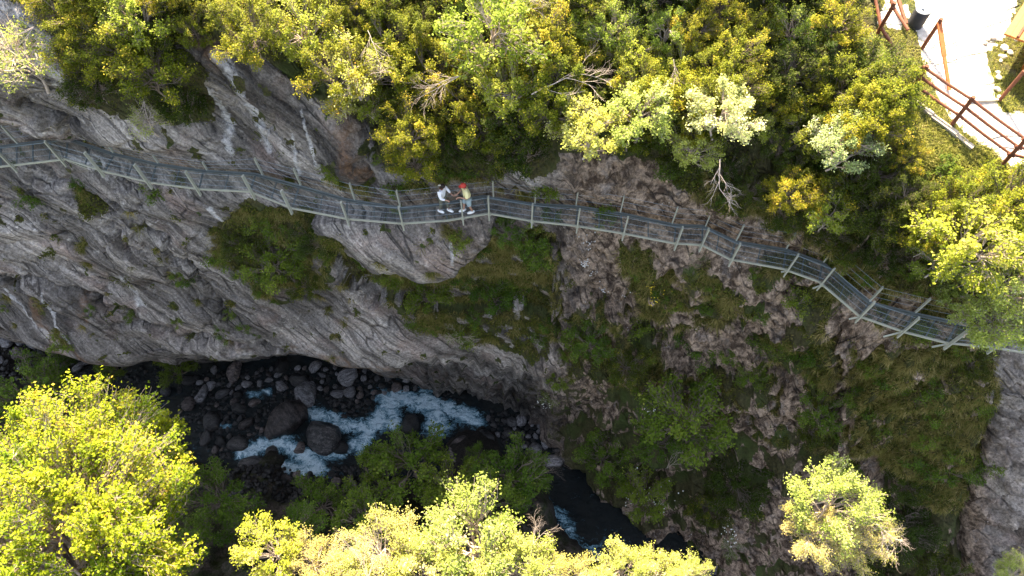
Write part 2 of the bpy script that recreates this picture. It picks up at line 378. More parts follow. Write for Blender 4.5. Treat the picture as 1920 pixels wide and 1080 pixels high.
disp += right*lower*(.75*(saw-.5)+.28*(saw2-.5))
disp += right*(.30*fbm(W3*1.8, 5)+.1*fbm(W3*5, 3))
# recess wall under the lip: upright fluted columns
rec = sstep(640, 670, PY)*sstep(770, 830, PX)*(1-sstep(1060, 1120, PX))
disp += rec*.9*fbm(np.stack([W3[..., 0]*1.0, S*.12, 0*S], -1), 4, True)
# long grooves (ledges) cut in the left wall
GROOVES = [([(40, 180), (95, 225), (150, 265), (215, 330), (260, 360)], .5, 7), ([(60, 320), (120, 350), (190, 415), (240, 470)], .5, 8),
 ([(215, 372), (300, 440), (345, 490), (400, 560), (440, 620), (520, 670)], .45, 5), ([(-40, 520), (60, 528), (130, 545), (170, 570), (250, 610), (330, 640), (430, 655)], .55, 7),
 ([(640, 180), (670, 260), (690, 340)], .6, 12), ([(655, 200), (720, 330)], .4, 8), ([(1048, 420), (1050, 520), (1052, 660)], .5, 6), ([(1578, 560), (1582, 700), (1590, 800)], .6, 8),
 ([(1060, 560), (1180, 600), (1300, 690)], .5, 9), ([(1180, 600), (1240, 720), (1210, 820)], .6, 12), ([(1300, 440), (1420, 500), (1560, 560)], .35, 9),
 ([(1405, 640), (1450, 700), (1500, 830)], .6, 12), ([(1640, 850), (1660, 920), (1650, 980)], .5, 10), ([(1860, 740), (1830, 850), (1790, 960), (1810, 1100)], .7, 12),
 ([(1240, 640), (1340, 700), (1480, 720)], .5, 8), ([(190, 380), (250, 450), (330, 540), (400, 620)], .25, 6), ([(100, 240), (190, 300), (290, 330)], .3, 8)]
for pts, amp, wd in GROOVES:
    d, s = dline(pts, QX, QY)
    disp -= amp*np.exp(-(d/wd)**2)
    disp += s*amp*.35*np.exp(-(d/(wd*5))**2)
RIBS = [([(1058, 425), (1060, 660)], .35, 7), ([(1040, 440), (1042, 650)], .25, 5), ([(1592, 620), (1600, 760), (1592, 850)], .45, 8), ([(1610, 850), (1640, 900), (1655, 960)], .3, 9),
        ([(470, 385), (475, 380)], 0, 5)]
for pts, amp, wd in RIBS:
    d, s = dline(pts, QX, QY); disp += amp*np.exp(-(d/wd)**2)
# rounded buttress under the two walkers
nose = [(600, 392), (640, 450), (700, 490), (790, 508), (850, 490), (926, 428), (935, 392), (760, 405)]
dn, _ = dline(nose[1:6], PX+wx*.3, PY+wy*.3); inn = inpoly(nose, PX+wx*.3, PY+wy*.3)
disp = np.where(inn, disp*.45, disp); disp += np.where(inn, .75*np.sqrt(np.clip(dn/40, 0, 1))+.55, 0)
under = [(600, 455), (700, 492), (790, 510), (850, 492), (930, 430), (1040, 430), (1040, 600), (700, 580), (640, 520)]
disp -= np.where(inpoly(under, QX, QY) & ~inn, .8, 0)
# the lip
disp += .35*np.exp(-((PY-660)/16)**2)*sstep(760, 800, PX)*(1-sstep(1040, 1070, PX))
# masks
RIM = [(-320, -60), (60, 10), (110, 90), (150, 190), (240, 225), (390, 235), (400, 120), (330, 75), (400, 65), (470, 95), (560, 150), (620, 215), (660, 190), (700, 300), (760, 325),
       (850, 340), (945, 322), (1040, 300), (1060, 270), (1180, 290), (1250, 330), (1300, 365), (1420, 415), (1560, 480), (1670, 545), (1690, 470), (1720, 460), (1760, 560), (1830, 610), (1960, 640), (2320, 700), (2320, -460), (-320, -460)]
VEGP = [[(390, 440), (470, 375), (560, 400), (650, 430), (640, 500), (560, 545), (480, 540), (420, 500)],
        [(630, 480), (790, 512), (850, 494), (930, 428), (1040, 425), (1045, 540), (1060, 590), (1035, 650), (900, 650), (830, 625), (740, 605), (690, 560), (640, 530)],
        [(1080, 580), (1170, 600), (1300, 690), (1200, 700), (1120, 660), (1070, 640)],
        [(1135, 440), (1240, 465), (1260, 500), (1240, 600), (1170, 560)], [(1260, 500), (1400, 520), (1420, 590), (1330, 600)],
        [(1590, 640), (1850, 660), (1880, 730), (1840, 850), (1790, 960), (1700, 960), (1640, 850), (1600, 820)],
        [(1690, 940), (1790, 960), (1810, 1090), (1650, 1100)], [(1200, 700), (1290, 690), (1390, 800), (1500, 850), (1520, 900), (1450, 900), (1380, 960), (1180, 920), (1130, 820), (1190, 780)],
        [(1400, 640), (1560, 540), (1580, 850), (1500, 860), (1520, 760), (1450, 680)], [(1070, 780), (1190, 780), (1180, 960), (1090, 930)],
        [(1760, 960), (1850, 1000), (1860, 1100), (1750, 1100)], [(1430, 480), (1560, 520), (1560, 580), (1500, 560)], [(140, 360), (200, 365), (205, 405), (150, 410)]]
veg = inpoly(RIM, QX, QY).astype(float)
for p in VEGP: veg = np.maximum(veg, inpoly(p, QX, QY)*.9)
breakup = sstep(.17, .24, fbm(W3*1.3+60, 5)); face = (sstep(.66, .76, tt_)+(1-sstep(.03, .10, tt_)))*right*sstep(-.10, .06, fbm(W3*.9+14, 4)); gs = inpoly([(1600, 620), (1880, 640), (1860, 860), (1790, 960), (1660, 900)], PX, PY); veg = veg*np.where(PY > 430, 1-.9*np.clip(breakup*(1-.25*gs)+face*(1-.5*gs), 0, 1), 1)
patch = fbm(W3*.75+9, 5)*.8+fbm(W3*2.6+3, 3)*.35
veg = np.maximum(veg, right*(1-sstep(1850, 1880, PX))*sstep(430, 520, PY)*sstep(.12, .18, patch+.22*np.where((tt_ > .12) & (tt_ < .62), 1, -1))*.85)
veg = np.maximum(veg, (1-right)*sstep(.30, .42, fbm(W3*1.3+30, 4))*.8)
rockp = [[(1575, 560), (1602, 560), (1606, 840), (1578, 830)], [(1612, 840), (1650, 845), (1668, 1000), (1635, 1000)], [(1240, 640), (1400, 650), (1410, 700), (1260, 700)], [(1380, 560), (1480, 560), (1470, 640), (1400, 630)], [(1480, 680), (1520, 700), (1515, 830), (1480, 800), (1470, 720)], [(1440, 880), (1480, 880), (1460, 1000), (1420, 990)], [(1870, 740), (1930, 700), (2320, 700), (2320, 1200), (1800, 1200), (1800, 960), (1840, 850)],
         [(1065, 425), (1150, 430), (1180, 570), (1080, 585)], [(1290, 600), (1420, 620), (1380, 680), (1300, 670)], [(1150, 440), (1165, 445), (1200, 600), (1180, 600)]]
for p in rockp: veg = np.where(inpoly(p, QX, QY), np.minimum(veg, .15), veg)
gravel_poly = [(1690, -460), (1715, 20), (1728, 120), (1748, 160), (1775, 215), (1835, 272), (1900, 315), (1960, 345), (2320, 330), (2320, 200), (1960, 210), (1885, 215), (1865, 185), (1850, 100), (1885, 70), (1905, 10), (1920, -60), (2000, -460)]
gravel = inpoly(gravel_poly, PX+wx*.35, PY+wy*.35)*1.0
gravel = np.maximum(gravel, inpoly([(1660, -100), (1700, 10), (1690, 60), (1655, 60), (1640, -100)], QX, QY)*.8)
disp *= 1-np.clip(sstep(1600, 1680, PX)*(1-sstep(300, 360, PY)), 0, 1)*.93
disp *= np.clip(1-.0*veg, 0, 1)
white = np.zeros(PX.shape)
for pts, wd in [([(342, 95), (375, 135), (400, 190), (410, 225), (430, 290)], 12), ([(415, 98), (440, 110), (455, 160), (475, 220), (500, 290)], 13), ([(570, 200), (585, 260), (610, 330)], 5), ([(405, 385), (425, 420), (435, 440)], 5),
                ([(568, 395), (600, 440)], 5), ([(548, 250), (560, 330)], 5), ([(845, 420), (845, 465)], 4), ([(222, 525), (260, 580)], 9), ([(0, 540), (45, 590), (90, 625)], 3),
                ([(85, 545), (110, 610), (140, 640)], 4), ([(0, 0), (60, 60), (110, 150)], 22), ([(100, 290), (190, 310)], 10), ([(430, 100), (460, 160)], 14)]:  # wide top left streak paints the sunlit rock; the others are mineral
    d, _ = dline(pts, PX+wx*.35, PY+wy*.35); white = np.maximum(white, np.exp(-(d/wd)**2)*.95)
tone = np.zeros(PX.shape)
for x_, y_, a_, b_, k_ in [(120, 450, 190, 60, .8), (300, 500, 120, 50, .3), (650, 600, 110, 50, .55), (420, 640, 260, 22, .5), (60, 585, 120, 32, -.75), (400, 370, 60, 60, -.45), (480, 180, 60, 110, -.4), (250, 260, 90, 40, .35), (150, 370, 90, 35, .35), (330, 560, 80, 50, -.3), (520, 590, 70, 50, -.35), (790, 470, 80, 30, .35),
                      (900, 660, 120, 20, .4), (1510, 760, 40, 70, .5), (1100, 500, 50, 70, -.35), (1900, 880, 70, 160, .3), (640, 300, 50, 80, -.6), (30, 60, 60, 90, .8), (960, 780, 120, 60, -.9), (1450, 940, 50, 60, .4), (60, 230, 120, 40, .3)]:  # top left blob paints sunlight, recess blob paints gloom; the rest is rock tone
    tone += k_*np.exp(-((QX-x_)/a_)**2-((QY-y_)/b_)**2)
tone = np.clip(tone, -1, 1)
stain = np.zeros(PX.shape)
for pts, wd in [([(150, 540), (170, 600)], 6), ([(60, 560), (100, 640), (200, 680)], 8), ([(290, 305), (340, 312)], 8), ([(640, 200), (665, 300), (690, 330)], 12), ([(330, 50), (420, 90)], 20), ([(540, 670), (760, 690)], 5), ([(1640, 855), (1660, 890)], 14)]:
    d, _ = dline(pts, QX, QY); stain = np.maximum(stain, np.exp(-(d/wd)**2))
near = np.exp(-((PZ+.3)/.9)**2); disp = disp*(1-near*.8)-near*.22; sag = np.exp(-((PZ-.0)/.5)**2)*np.exp(-((PX-1400)/160)**2); disp -= .25*sag
W3 = W3+NRM*disp[..., None]
NRM2 = normals(W3)
if NRM2[NR//2, NC//2, 1] > 0: NRM2 = -NRM2
idx = np.arange(NR*NC).reshape(NR, NC)
F = np.stack([idx[:-1, :-1], idx[1:, :-1], idx[1:, 1:], idx[:-1, 1:]], -1).reshape(-1, 4)
uvc = np.stack([W3[..., 0], -S], -1).reshape(-1, 2)
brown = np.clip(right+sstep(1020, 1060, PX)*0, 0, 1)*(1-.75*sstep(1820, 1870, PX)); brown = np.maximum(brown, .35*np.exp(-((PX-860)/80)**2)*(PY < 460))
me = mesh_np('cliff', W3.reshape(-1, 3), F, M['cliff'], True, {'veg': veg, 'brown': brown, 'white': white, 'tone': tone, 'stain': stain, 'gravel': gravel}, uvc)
cliff = tag(link('cliff', me), kind='structure')

def ground(px, py):                                                        # (point, normal) of the wall at a spot of the photo
    c = int(np.clip(round((px-gx[0])/STEP), 0, NC-1))
    r = int(np.argmin(np.abs(PY[:lip_row, c]-py))) if py < PY[lip_row-1, c]+4 else lip_row+int(np.argmin(np.abs(PY[lip_row:, c]-py)))
    return Vector(W3[r, c]), Vector(NRM2[r, c])

# ---------------------------------------------------------------- river bed, far bank, water
bx = np.arange(-44, 44.01, .22); by = np.arange(-34, 27, .22)
BX, BY = np.meshgrid(bx, by)
edge = np.interp(BX, [-44, -30, -20, -12, -7, -3, 0, 2.2, 4.5, 7.5, 12, 20, 44], [14, 13, 12.3, 11.2, 10.8, 11.6, 11.6, 9.6, 6.6, 3.4, -2, -8, -16])
n2 = fbm(np.stack([BX*.35, BY*.35, 0*BX], -1), 5)
d = np.clip(edge-BY+n2*2.2, 0, 99)
BZ = -22.55+n2*.5+fbm(np.stack([BX*1.3, BY*1.3, 0*BX], -1), 4)*.5+np.where(d > 0, 17.5*(1-np.exp(-d/17))*1.25, 0)
BZ += 2.2*np.exp(-(((BX+2.6)/1.8)**2+((BY-12.2)/1.5)**2))
idx = np.arange(BX.size).reshape(BX.shape)
F = np.stack([idx[:-1, :-1], idx[:-1, 1:], idx[1:, 1:], idx[1:, :-1]], -1).reshape(-1, 4)
def bank_material():
    m, nt, b = newmat('bank_soil', .9, .2); tc = nt.nodes.new('ShaderNodeTexCoord'); ob = tc.outputs['Object']
    a = noise(nt, ob, 1.1, 8, .7); f = noise(nt, ob, 8, 6, .7)
    c = mixc(nt, mrange(nt, a, .42, .6), (.085, .07, .06), (.03, .04, .012)); c = mixc(nt, 1., c, mrange(nt, f, .3, .7, .4, 1.6), 'MULTIPLY')
    wetm = mixc(nt, mrange(nt, f, .35, .65), (.010, .009, .008), (.045, .037, .03))
    c = mixc(nt, attr(nt, 'bank'), wetm, c)
    nt.links.new(c, b.inputs['Base Color']); bump(nt, b, math_(nt, 'ADD', a, f), .8, .2); return m
me = mesh_np('river_bank', np.stack([BX, BY, BZ], -1).reshape(-1, 3), F, bank_material(), True, {'bank': sstep(.2, 1.5, d)})
tag(link('river_bank', me), kind='structure')
def bankz(x, y):
    i = int(np.clip((y+34)/.22, 0, len(by)-1)); j = int(np.clip((x+44)/.22, 0, len(bx)-1)); return float(BZ[i, j])
wxg = np.arange(-30, 22, .11); wyg = np.arange(-6, 24, .11); WX, WY = np.meshgrid(wxg, wyg)
def topx(X, Y, Z):                                                         # the spot of the photo that shows (X,Y,Z), for reading off where foam lies
    dz = Z-CAMH; c, s = math.cos(TILT), math.sin(TILT)
    yc = Y*c+dz*s; zc = -Y*s+dz*c
    return 960+FPX*X/(-zc), 540-FPX*yc/(-zc)
FX, FY = topx(WX, WY, -22.0)
foam = np.zeros(WX.shape)
for pts, wd, a in [([(895, 787), (860, 775), (815, 762), (760, 748), (720, 745)], 15, 1), ([(800, 745), (830, 800), (812, 805)], 18, .95), ([(760, 750), (730, 765), (742, 790), (700, 800), (675, 840)], 13, 1), ([(720, 770), (690, 800), (650, 800), (620, 785), (590, 775)], 13, 1),
                   ([(455, 850), (500, 835), (540, 832), (570, 855), (600, 880), (520, 880)], 15, 1), ([(560, 860), (640, 850), (670, 830)], 12, .8), ([(470, 740), (505, 735)], 8, .75), ([(1015, 945), (1045, 965), (1070, 990)], 12, .72), ([(1040, 1000), (1100, 1030), (1180, 1040)], 22, .48),
                   ([(405, 795), (430, 800)], 6, .6), ([(560, 768), (600, 775)], 8, .9), ([(700, 735), (705, 750)], 6, .6), ([(100, 800), (380, 840)], 40, .12), ([(640, 895), (600, 900)], 8, .5)]:
    dd, _ = dline(pts, FX, FY); foam = np.maximum(foam, a*np.exp(-(dd/(wd*1.3))**2))
WZ = -22.02+.06*fbm(np.stack([WX*1.2, WY*2.2, 0*WX], -1), 4)+.10*foam+.10*foam*fbm(np.stack([WX*2.5, WY*2.5, 0*WX+3], -1), 3)
idx = np.arange(WX.size).reshape(WX.shape)
F = np.stack([idx[:-1, :-1], idx[:-1, 1:], idx[1:, 1:], idx[1:, :-1]], -1).reshape(-1, 4)
me = mesh_np('water', np.stack([WX, WY, WZ], -1).reshape(-1, 3), F, M['water'], True, {'foam': foam})
tag(link('water', me), kind='structure')

# ---------------------------------------------------------------- the hanging walkway
NODES = [((-150, 291), (-150, 333)), ((-60, 283), (-60, 322)), ((0, 275), (0, 311)), ((60, 267), (60, 304)), ((126, 259), (122, 297)), ((212, 288), (195, 320)), ((292, 307), (282, 341)), ((380, 320), (372, 353)), ((478, 326), (468, 358)),
         ((560, 348), (547, 389)), ((650, 374), (650, 409)), ((752, 390), (753, 418)), ((830, 382), (840, 412)), ((905, 368), (917, 399)), ((1003, 383), (998, 413)), ((1083, 387), (1080, 422)), ((1165, 400), (1167, 436)),
         ((1267, 422), (1265, 455)), ((1318, 424), (1317, 458)), ((1380, 453), (1370, 485)), ((1475, 468), (1470, 503)), ((1543, 493), (1537, 527)), ((1630, 567), (1613, 592)), ((1715, 588), (1695, 621)), ((1797, 605), (1777, 642)),
         ((1880, 622), (1860, 650)), ((1990, 640), (1970, 668))]
INN = [at(*a, 0) for a, b in NODES]; OUT = [at(*b, 0) for a, b in NODES]
walk = tag(empty('walkway', (0, 16, 0)), 'long narrow steel mesh walkway bolted along the cliff face', 'walkway')
def wchild(mb, name, mat): return mb.build(name, mat, walk) if False else _wc(mb, name, mat)
def _wc(mb, name, mat):
    o = mb.build(name, mat, None); o.parent = walk; o.matrix_parent_inverse = Matrix.Translation((0, -16, 0)); return o
def along(P, pxs):                                                         # point of an edge polyline whose photo x is pxs
    for a, b in zip(P[:-1], P[1:]):
        xa = topx(a.x, a.y, a.z)[0]; xb = topx(b.x, b.y, b.z)[0]
        if xa <= pxs <= xb: return a.lerp(b, (pxs-xa)/(xb-xa)), (b-a).normalized()
    return P[-1], (P[-1]-P[-2]).normalized()
mbi = MB(); mbo = MB(); mbx = MB(); mbu = MB()
for i in range(len(NODES)-1):
    a, b, c, d_ = INN[i], INN[i+1], OUT[i], OUT[i+1]
    up = Vector((0, 0, 1))
    mbi.bar(a-up*.03, b-up*.03, .075, .13); mbi.bar(a.lerp(c, .1)+up*.01, b.lerp(d_, .1)+up*.01, .02, .05)
    mbo.bar(c-up*.05, d_-up*.05, .05, .085)
    mbx = MB(); mbx.bar(a.lerp(c, .04)-up*.06, c.lerp(a, .06)-up*.06, .06, .05); _wc(mbx, 'cross_frame', M['steel_blue'])
    if (b-a).length > 1.2:
        mbx = MB(); mbx.bar(a.lerp(b, .5)-up*.05, c.lerp(d_, .5)-up*.05, .04, .04); _wc(mbx, 'cross_frame', M['steel_blue'])
    # grating: wires lengthwise and crosswise
    g = MB()
    n = 16
    for k in range(1, n): g.bar(a.lerp(c, k/n), b.lerp(d_, k/n), .0035, .010)
    m_ = max(2, int(((a+c)/2-(b+d_)/2).length/.06))
    for k in range(m_+1):
        t = k/m_; g.bar(a.lerp(b, t)-up*.004, c.lerp(d_, t)-up*.004, .0035, .008)
    _wc(g, 'deck_panel', M['steel_blue'])
_wc(mbi, 'inner_beam', M['steel_blue']); _wc(mbo, 'outer_beam', M['steel_pale'])
OPX = [22, 115, 189, 279, 371, 475, 545, 652, 755, 867, 918, 998, 1083, 1170, 1268, 1315, 1372, 1477, 1543, 1613, 1693, 1780, 1862, 1940]
IPX = [-60, 33, 127, 212, 296, 388, 492, 563, 665, 750, 925, 1003, 1080, 1163, 1260, 1322, 1380, 1474, 1543, 1630, 1716, 1800, 1885]
otops = []; itops = []
for i, x in enumerate(OPX):
    p, t = along(OUT, x); o = Vector((t.y, -t.x, 0)).normalized()
    if o.y > 0: o = -o
    g = MB(); base = p+o*.07+Vector((0, 0, -.38)); top = p+o*.07+Vector((0, 0, 1.12))
    g.bar(base, top, .05, .12, up=o); g.bar(top, top+Vector((0, 0, .02)), .06, .13, up=o)
    g.bar(p+o*.03+Vector((0, 0, -.12)), p+o*.03+Vector((0, 0, .06)), .13, .05, up=o)
    _wc(g, 'post', M['steel_pale']); otops.append(p+o*.05)
for i, x in enumerate(IPX):
    p, t = along(INN, x); o = Vector((t.y, -t.x, 0)).normalized()
    if o.y < 0: o = -o
    g = MB(); hh = 1.05 if not 200 < x < 400 else .5
    g.bar(p+o*.05-Vector((0, 0, .1)), p+o*.05+Vector((0, 0, hh)), .045, .09, up=o)
    _wc(g, 'post', M['steel_pale']); itops.append((p+o*.05, hh))
for h in (.35, .70, 1.05):
    g = MB()
    for a, b in zip(otops[:-1], otops[1:]): g.tube([a+Vector((0, 0, h)), (a+b)/2+Vector((0, 0, h-.012)), b+Vector((0, 0, h))], .0055, 4)
    _wc(g, 'outer_cable', M['steel_cable'])
for h in (.35, .68, 1.0):
    g = MB()
    for (a, ha), (b, hb) in zip(itops[:-1], itops[1:]): g.tube([a+Vector((0, 0, min(h, ha*h))), b+Vector((0, 0, min(h, hb*h)))], .005, 4)
    _wc(g, 'inner_cable', M['steel_cable'])
for x, ln in ((122, .9), (195, .3), (1477, .3), (1543, .55), (1613, .45), (1693, .75), (1780, .6)):      # diagonal struts from the rock up to the outer beam
    p, t = along(OUT, x); g = MB(); w_, _n = ground(x-(0 if x > 900 else -40), topx(p.x, p.y, 0)[1]+30)
    e = p+Vector((-t.x*ln if x > 900 else t.x*ln, .05, -ln*1.2))*.62
    g.bar(p-Vector((0, 0, .12)), e, .055, .04); _wc(g, 'brace', M['steel_pale'])

# ---------------------------------------------------------------- the two walkers
M['skin'] = plain('skin', (.42, .24, .17), .6, var=.05); M['hair'] = plain('hair', (.022, .013, .010), .6, var=.3)
M['hair_ends'] = plain('hair_ends', (.09, .035, .02), .6, var=.3)
M['cloth_white'] = plain('cloth_white', (.80, .80, .84), .85, var=.06); M['cloth_grey'] = plain('cloth_grey', (.13, .135, .11), .85, var=.1)
M['cloth_yellow'] = plain('cloth_yellow', (.80, .72, .38), .85, var=.08); M['cloth_blue'] = plain('cloth_blue', (.36, .46, .50), .85, var=.1)
M['cap_red'] = plain('cap_red', (.50, .055, .04), .7, var=.1); M['cap_beige'] = plain('cap_beige', (.50, .46, .36), .8, var=.1)
M['shoe_white'] = plain('shoe_white', (.80, .80, .78), .6, var=.05); M['dark'] = plain('dark', (.02, .02, .02), .5)
def skin(name, verts, edges, radii, mat, parent, root=0, lv=1):
    me = bpy.data.meshes.new(name); me.from_pydata(verts, edges, []); me.update()
    o = link(name, me, parent); me.materials.append(mat)
    sk = o.modifiers.new('skin', 'SKIN'); sk.use_smooth_shade = True
    for i, r in enumerate(radii):
        v = me.skin_vertices[0].data[i]; v.radius = (r, r) if not hasattr(r, '__len__') else r; v.use_root = (i == root)
    ss = o.modifiers.new('sub', 'SUBSURF'); ss.levels = lv; ss.render_levels = lv
    dg_ = bpy.context.evaluated_depsgraph_get(); dg_.update(); ev = o.evaluated_get(dg_); nm = bpy.data.meshes.new_from_object(ev)
    o.modifiers.clear(); o.data = nm
    for p in nm.polygons: p.use_smooth = True
    if not nm.materials: nm.materials.append(mat)
    return o
def ell(name, c, r, mat, parent, rot=(0, 0, 0), cut=None, sub=3):
    bm = bmesh.new(); bmesh.ops.create_icosphere(bm, subdivisions=sub, radius=1)
    Rm = Matrix.Rotation(rot[2], 4, 'Z') @ Matrix.Rotation(rot[1], 4, 'Y') @ Matrix.Rotation(rot[0], 4, 'X')
    if cut is not None: bmesh.ops.delete(bm, geom=[v for v in bm.verts if v.co.z < cut], context='VERTS')
    for v in bm.verts: v.co = Rm @ Vector((v.co.x*r[0], v.co.y*r[1], v.co.z*r[2]))+Vector(c)
    me = bpy.data.meshes.new(name); bm.to_mesh(me); bm.free()
    for p in me.polygons: p.use_smooth = True
    me.materials.append(mat); return link(name, me, parent)
def person(loc, rz, H, label, female):
    s = H/1.75; root = tag(empty('person', loc, rz), label, 'person')
    V = []; E = []; Rr = []
    def add(p, r, par=None):
        V.append(tuple(Vector(p)*s)); Rr.append(r*s)
        if par is not None: E.append((par, len(V)-1))
        return len(V)-1
    lean = .07
    pel = add((0, 0, .96), .13 if female else .135); wst = add((.02, 0, 1.12), .105 if female else .12, pel)
    ch = add((.04, 0, 1.32), .125 if female else .14, wst); nb = add((.06, 0, 1.47), .065, ch); nk = add((.08, 0, 1.53), .05, nb)
    hd = add((.11, 0, 1.62), .085, nk); ht = add((.13, 0, 1.69), .075, hd)
    wrists = {}
    for sd in (1, -1):
        shw = .17 if female else .2
        sh = add((.05, sd*shw, 1.43), .055, ch)
        if female: el = (.12, sd*.27, 1.18); wr = (.32, sd*.20, 1.06 if sd > 0 else 1.12)
        else: el = (.10, sd*.27, 1.17); wr = (.33, sd*.10, 1.16)
        e_ = add(el, .038, sh); w_ = add(wr, .024, e_)
        pm = add(tuple(Vector(wr)+Vector((.05, -sd*.01, -.01))), .026, w_); pk = add(tuple(Vector(wr)+Vector((.09, -sd*.015, -.02))), .022, pm)
        for k in range(4):
            f1 = add(tuple(Vector(wr)+Vector((.12, -sd*.015+(k-1.5)*.02, -.035))), .009, pk); add(tuple(Vector(wr)+Vector((.145-.004*abs(k-1.5), -sd*.015+(k-1.5)*.02, -.06))), .008, f1)
        th = add(tuple(Vector(wr)+Vector((.06, -sd*.045, .0))), .011, pm); add(tuple(Vector(wr)+Vector((.09, -sd*.06, -.02))), .009, th)
        wrists[sd] = (el, wr, (.05, sd*shw, 1.43))
    legs = {}
    for sd in (1, -1):
        st = (.18 if sd > 0 else -.14) if female else (.16 if sd < 0 else -.12)
        hp = (0, sd*.09, .90); kn = (st*.5+.05, sd*.10, .50); an = (st, sd*.10, .10)
        h_ = add(hp, .088, pel); k_ = add(kn, .055, h_); a_ = add(an, .036, k_); f_ = add((an[0]+.10, an[1], .05), .034, a_); add((an[0]+.17, an[1], .035), .026, f_)
        legs[sd] = (hp, kn, an)
    body = skin('body', V, E, Rr, M['skin'], root, 0, 2)
    # face
    hc = Vector((.125, 0, 1.635))*s
    ell('nose', hc+Vector((.095, 0, -.01))*s, (.016*s, .012*s, .02*s), M['skin'], root, sub=1)
    for sd in (1, -1):
        ell('eye', hc+Vector((.083, sd*.032, .02))*s, (.011*s, .013*s, .009*s), M['dark'], root, sub=1)
        ell('ear', hc+Vector((0, sd*.088, 0))*s, (.018*s, .010*s, .03*s), M['skin'], root, sub=1)
    ell('mouth', hc+Vector((.088, 0, -.045))*s, (.008*s, .025*s, .006*s), M['cap_red'], root, sub=1)
    top = M['cloth_white'] if female else M['cloth_yellow']; leg = M['cloth_grey'] if female else M['cloth_blue']
    fl = 1.0 if female else 1.12
    SV = [(0, 0, .93), (.02, 0, 1.12), (.04, 0, 1.32), (.06, 0, 1.46)]; SE = [(0, 1), (1, 2), (2, 3)]; SR = [.155*fl, .145*fl, .155*fl, .085]
    for sd in (1, -1):
        el, wr, sh = wrists[sd]; b_ = len(SV); SV += [sh, el]; SE += [(2, b_), (b_, b_+1)]; SR += [.082*fl, .065*fl]
        if female: SV.append(tuple(Vector(el).lerp(Vector(wr), .85))); SE.append((b_+1, b_+2)); SR.append(.045)
    skin('shirt', [tuple(Vector(v)*s) for v in SV], SE, [r*s for r in SR], top, root, 0, 2)
    LV = [(0, 0, .97)]; LE = []; LR = [.14]
    for sd in (1, -1):
        hp, kn, an = legs[sd]; b_ = len(LV)
        if female: LV += [hp, kn, tuple(Vector(kn).lerp(Vector(an), .85))]; LR += [.102, .066, .048]; LE += [(0, b_), (b_, b_+1), (b_+1, b_+2)]
        else: LV += [hp, tuple(Vector(hp).lerp(Vector(kn), .5)), tuple(Vector(kn)+Vector((0, 0, -.02)))]; LR += [.115, .11, .095]; LE += [(0, b_), (b_, b_+1), (b_+1, b_+2)]
    skin('leggings' if female else 'shorts', [tuple(Vector(v)*s) for v in LV], LE, [r*s for r in LR], leg, root, 0, 2)
    for sd in (1, -1):
        hp, kn, an = legs[sd]
        sh = ell('shoe', (Vector(an)+Vector((.065, 0, -.045)))*s, (.155*s, .055*s, .055*s), M['shoe_white'], root, (0, .06, 0))
        ell('sole', (Vector(an)+Vector((.065, 0, -.085)))*s, (.16*s, .058*s, .018*s), M['cloth_white'], sh)
    if female:
        hr = ell('hair', hc+Vector((-.018, 0, .022))*s, (.108*s, .105*s, .118*s), M['hair'], root, (0, -.25, 0), cut=-.35)
        skin('long_hair', [tuple(hc+Vector(v)*s) for v in ((-.03, 0, .03), (-.07, 0, -.06), (-.11, .03, -.18), (-.10, .07, -.32), (-.06, .10, -.42))], [(0, 1), (1, 2), (2, 3), (3, 4)], [.09*s, .10*s, .095*s, .075*s, .03*s], M['hair_ends'], root, 0, 2)
        skin('cap', [tuple(hc+Vector(v)*s) for v in ((-.04, -.05, .12), (-.10, -.09, .15), (-.15, -.11, .12))], [(0, 1), (1, 2)], [.03*s, .05*s, .02*s], M['cap_beige'], root, 0, 1)
    else:
        ell('hair', hc+Vector((-.02, 0, -.005))*s, (.10*s, .098*s, .10*s), M['hair'], root, (0, -.2, 0), cut=-.5)
        cp_ = ell('cap', hc+Vector((.0, 0, .03))*s, (.122*s, .115*s, .105*s), M['cap_red'], root, (0, .1, 0), cut=-.05)
        b_ = MB(); 
        pts = [Vector((.09+.085*math.cos(a), .085*math.sin(a), .0)) for a in np.linspace(-1.3, 1.3, 9)]
        n = len(b_.v); b_.v += [(hc+p*s+Vector((0, 0, .02))) for p in pts]+[(hc+p*s+Vector((0, 0, .032))) for p in pts]
        b_.f += [tuple(range(9)), tuple(range(17, 8, -1))]+[(i, i+9, i+10, i+1) for i in range(8)]+[(8, 17, 9, 0)]
        b_.build('peak', M['cap_red'], cp_)
        ell('button', hc+Vector((0, 0, .137))*s, (.012*s, .012*s, .008*s), M['cap_red'], cp_, sub=1)
    return root
pw = at(832, 395, .02); pm = at(879, 396, .02)
person(pw, R_(-25), 1.70, 'person with long dark hair, white top and grey leggings standing on the mesh walkway', True)
person(pm, R_(200), 1.76, 'person in a red cap, pale yellow shirt and blue shorts standing on the mesh walkway', False)

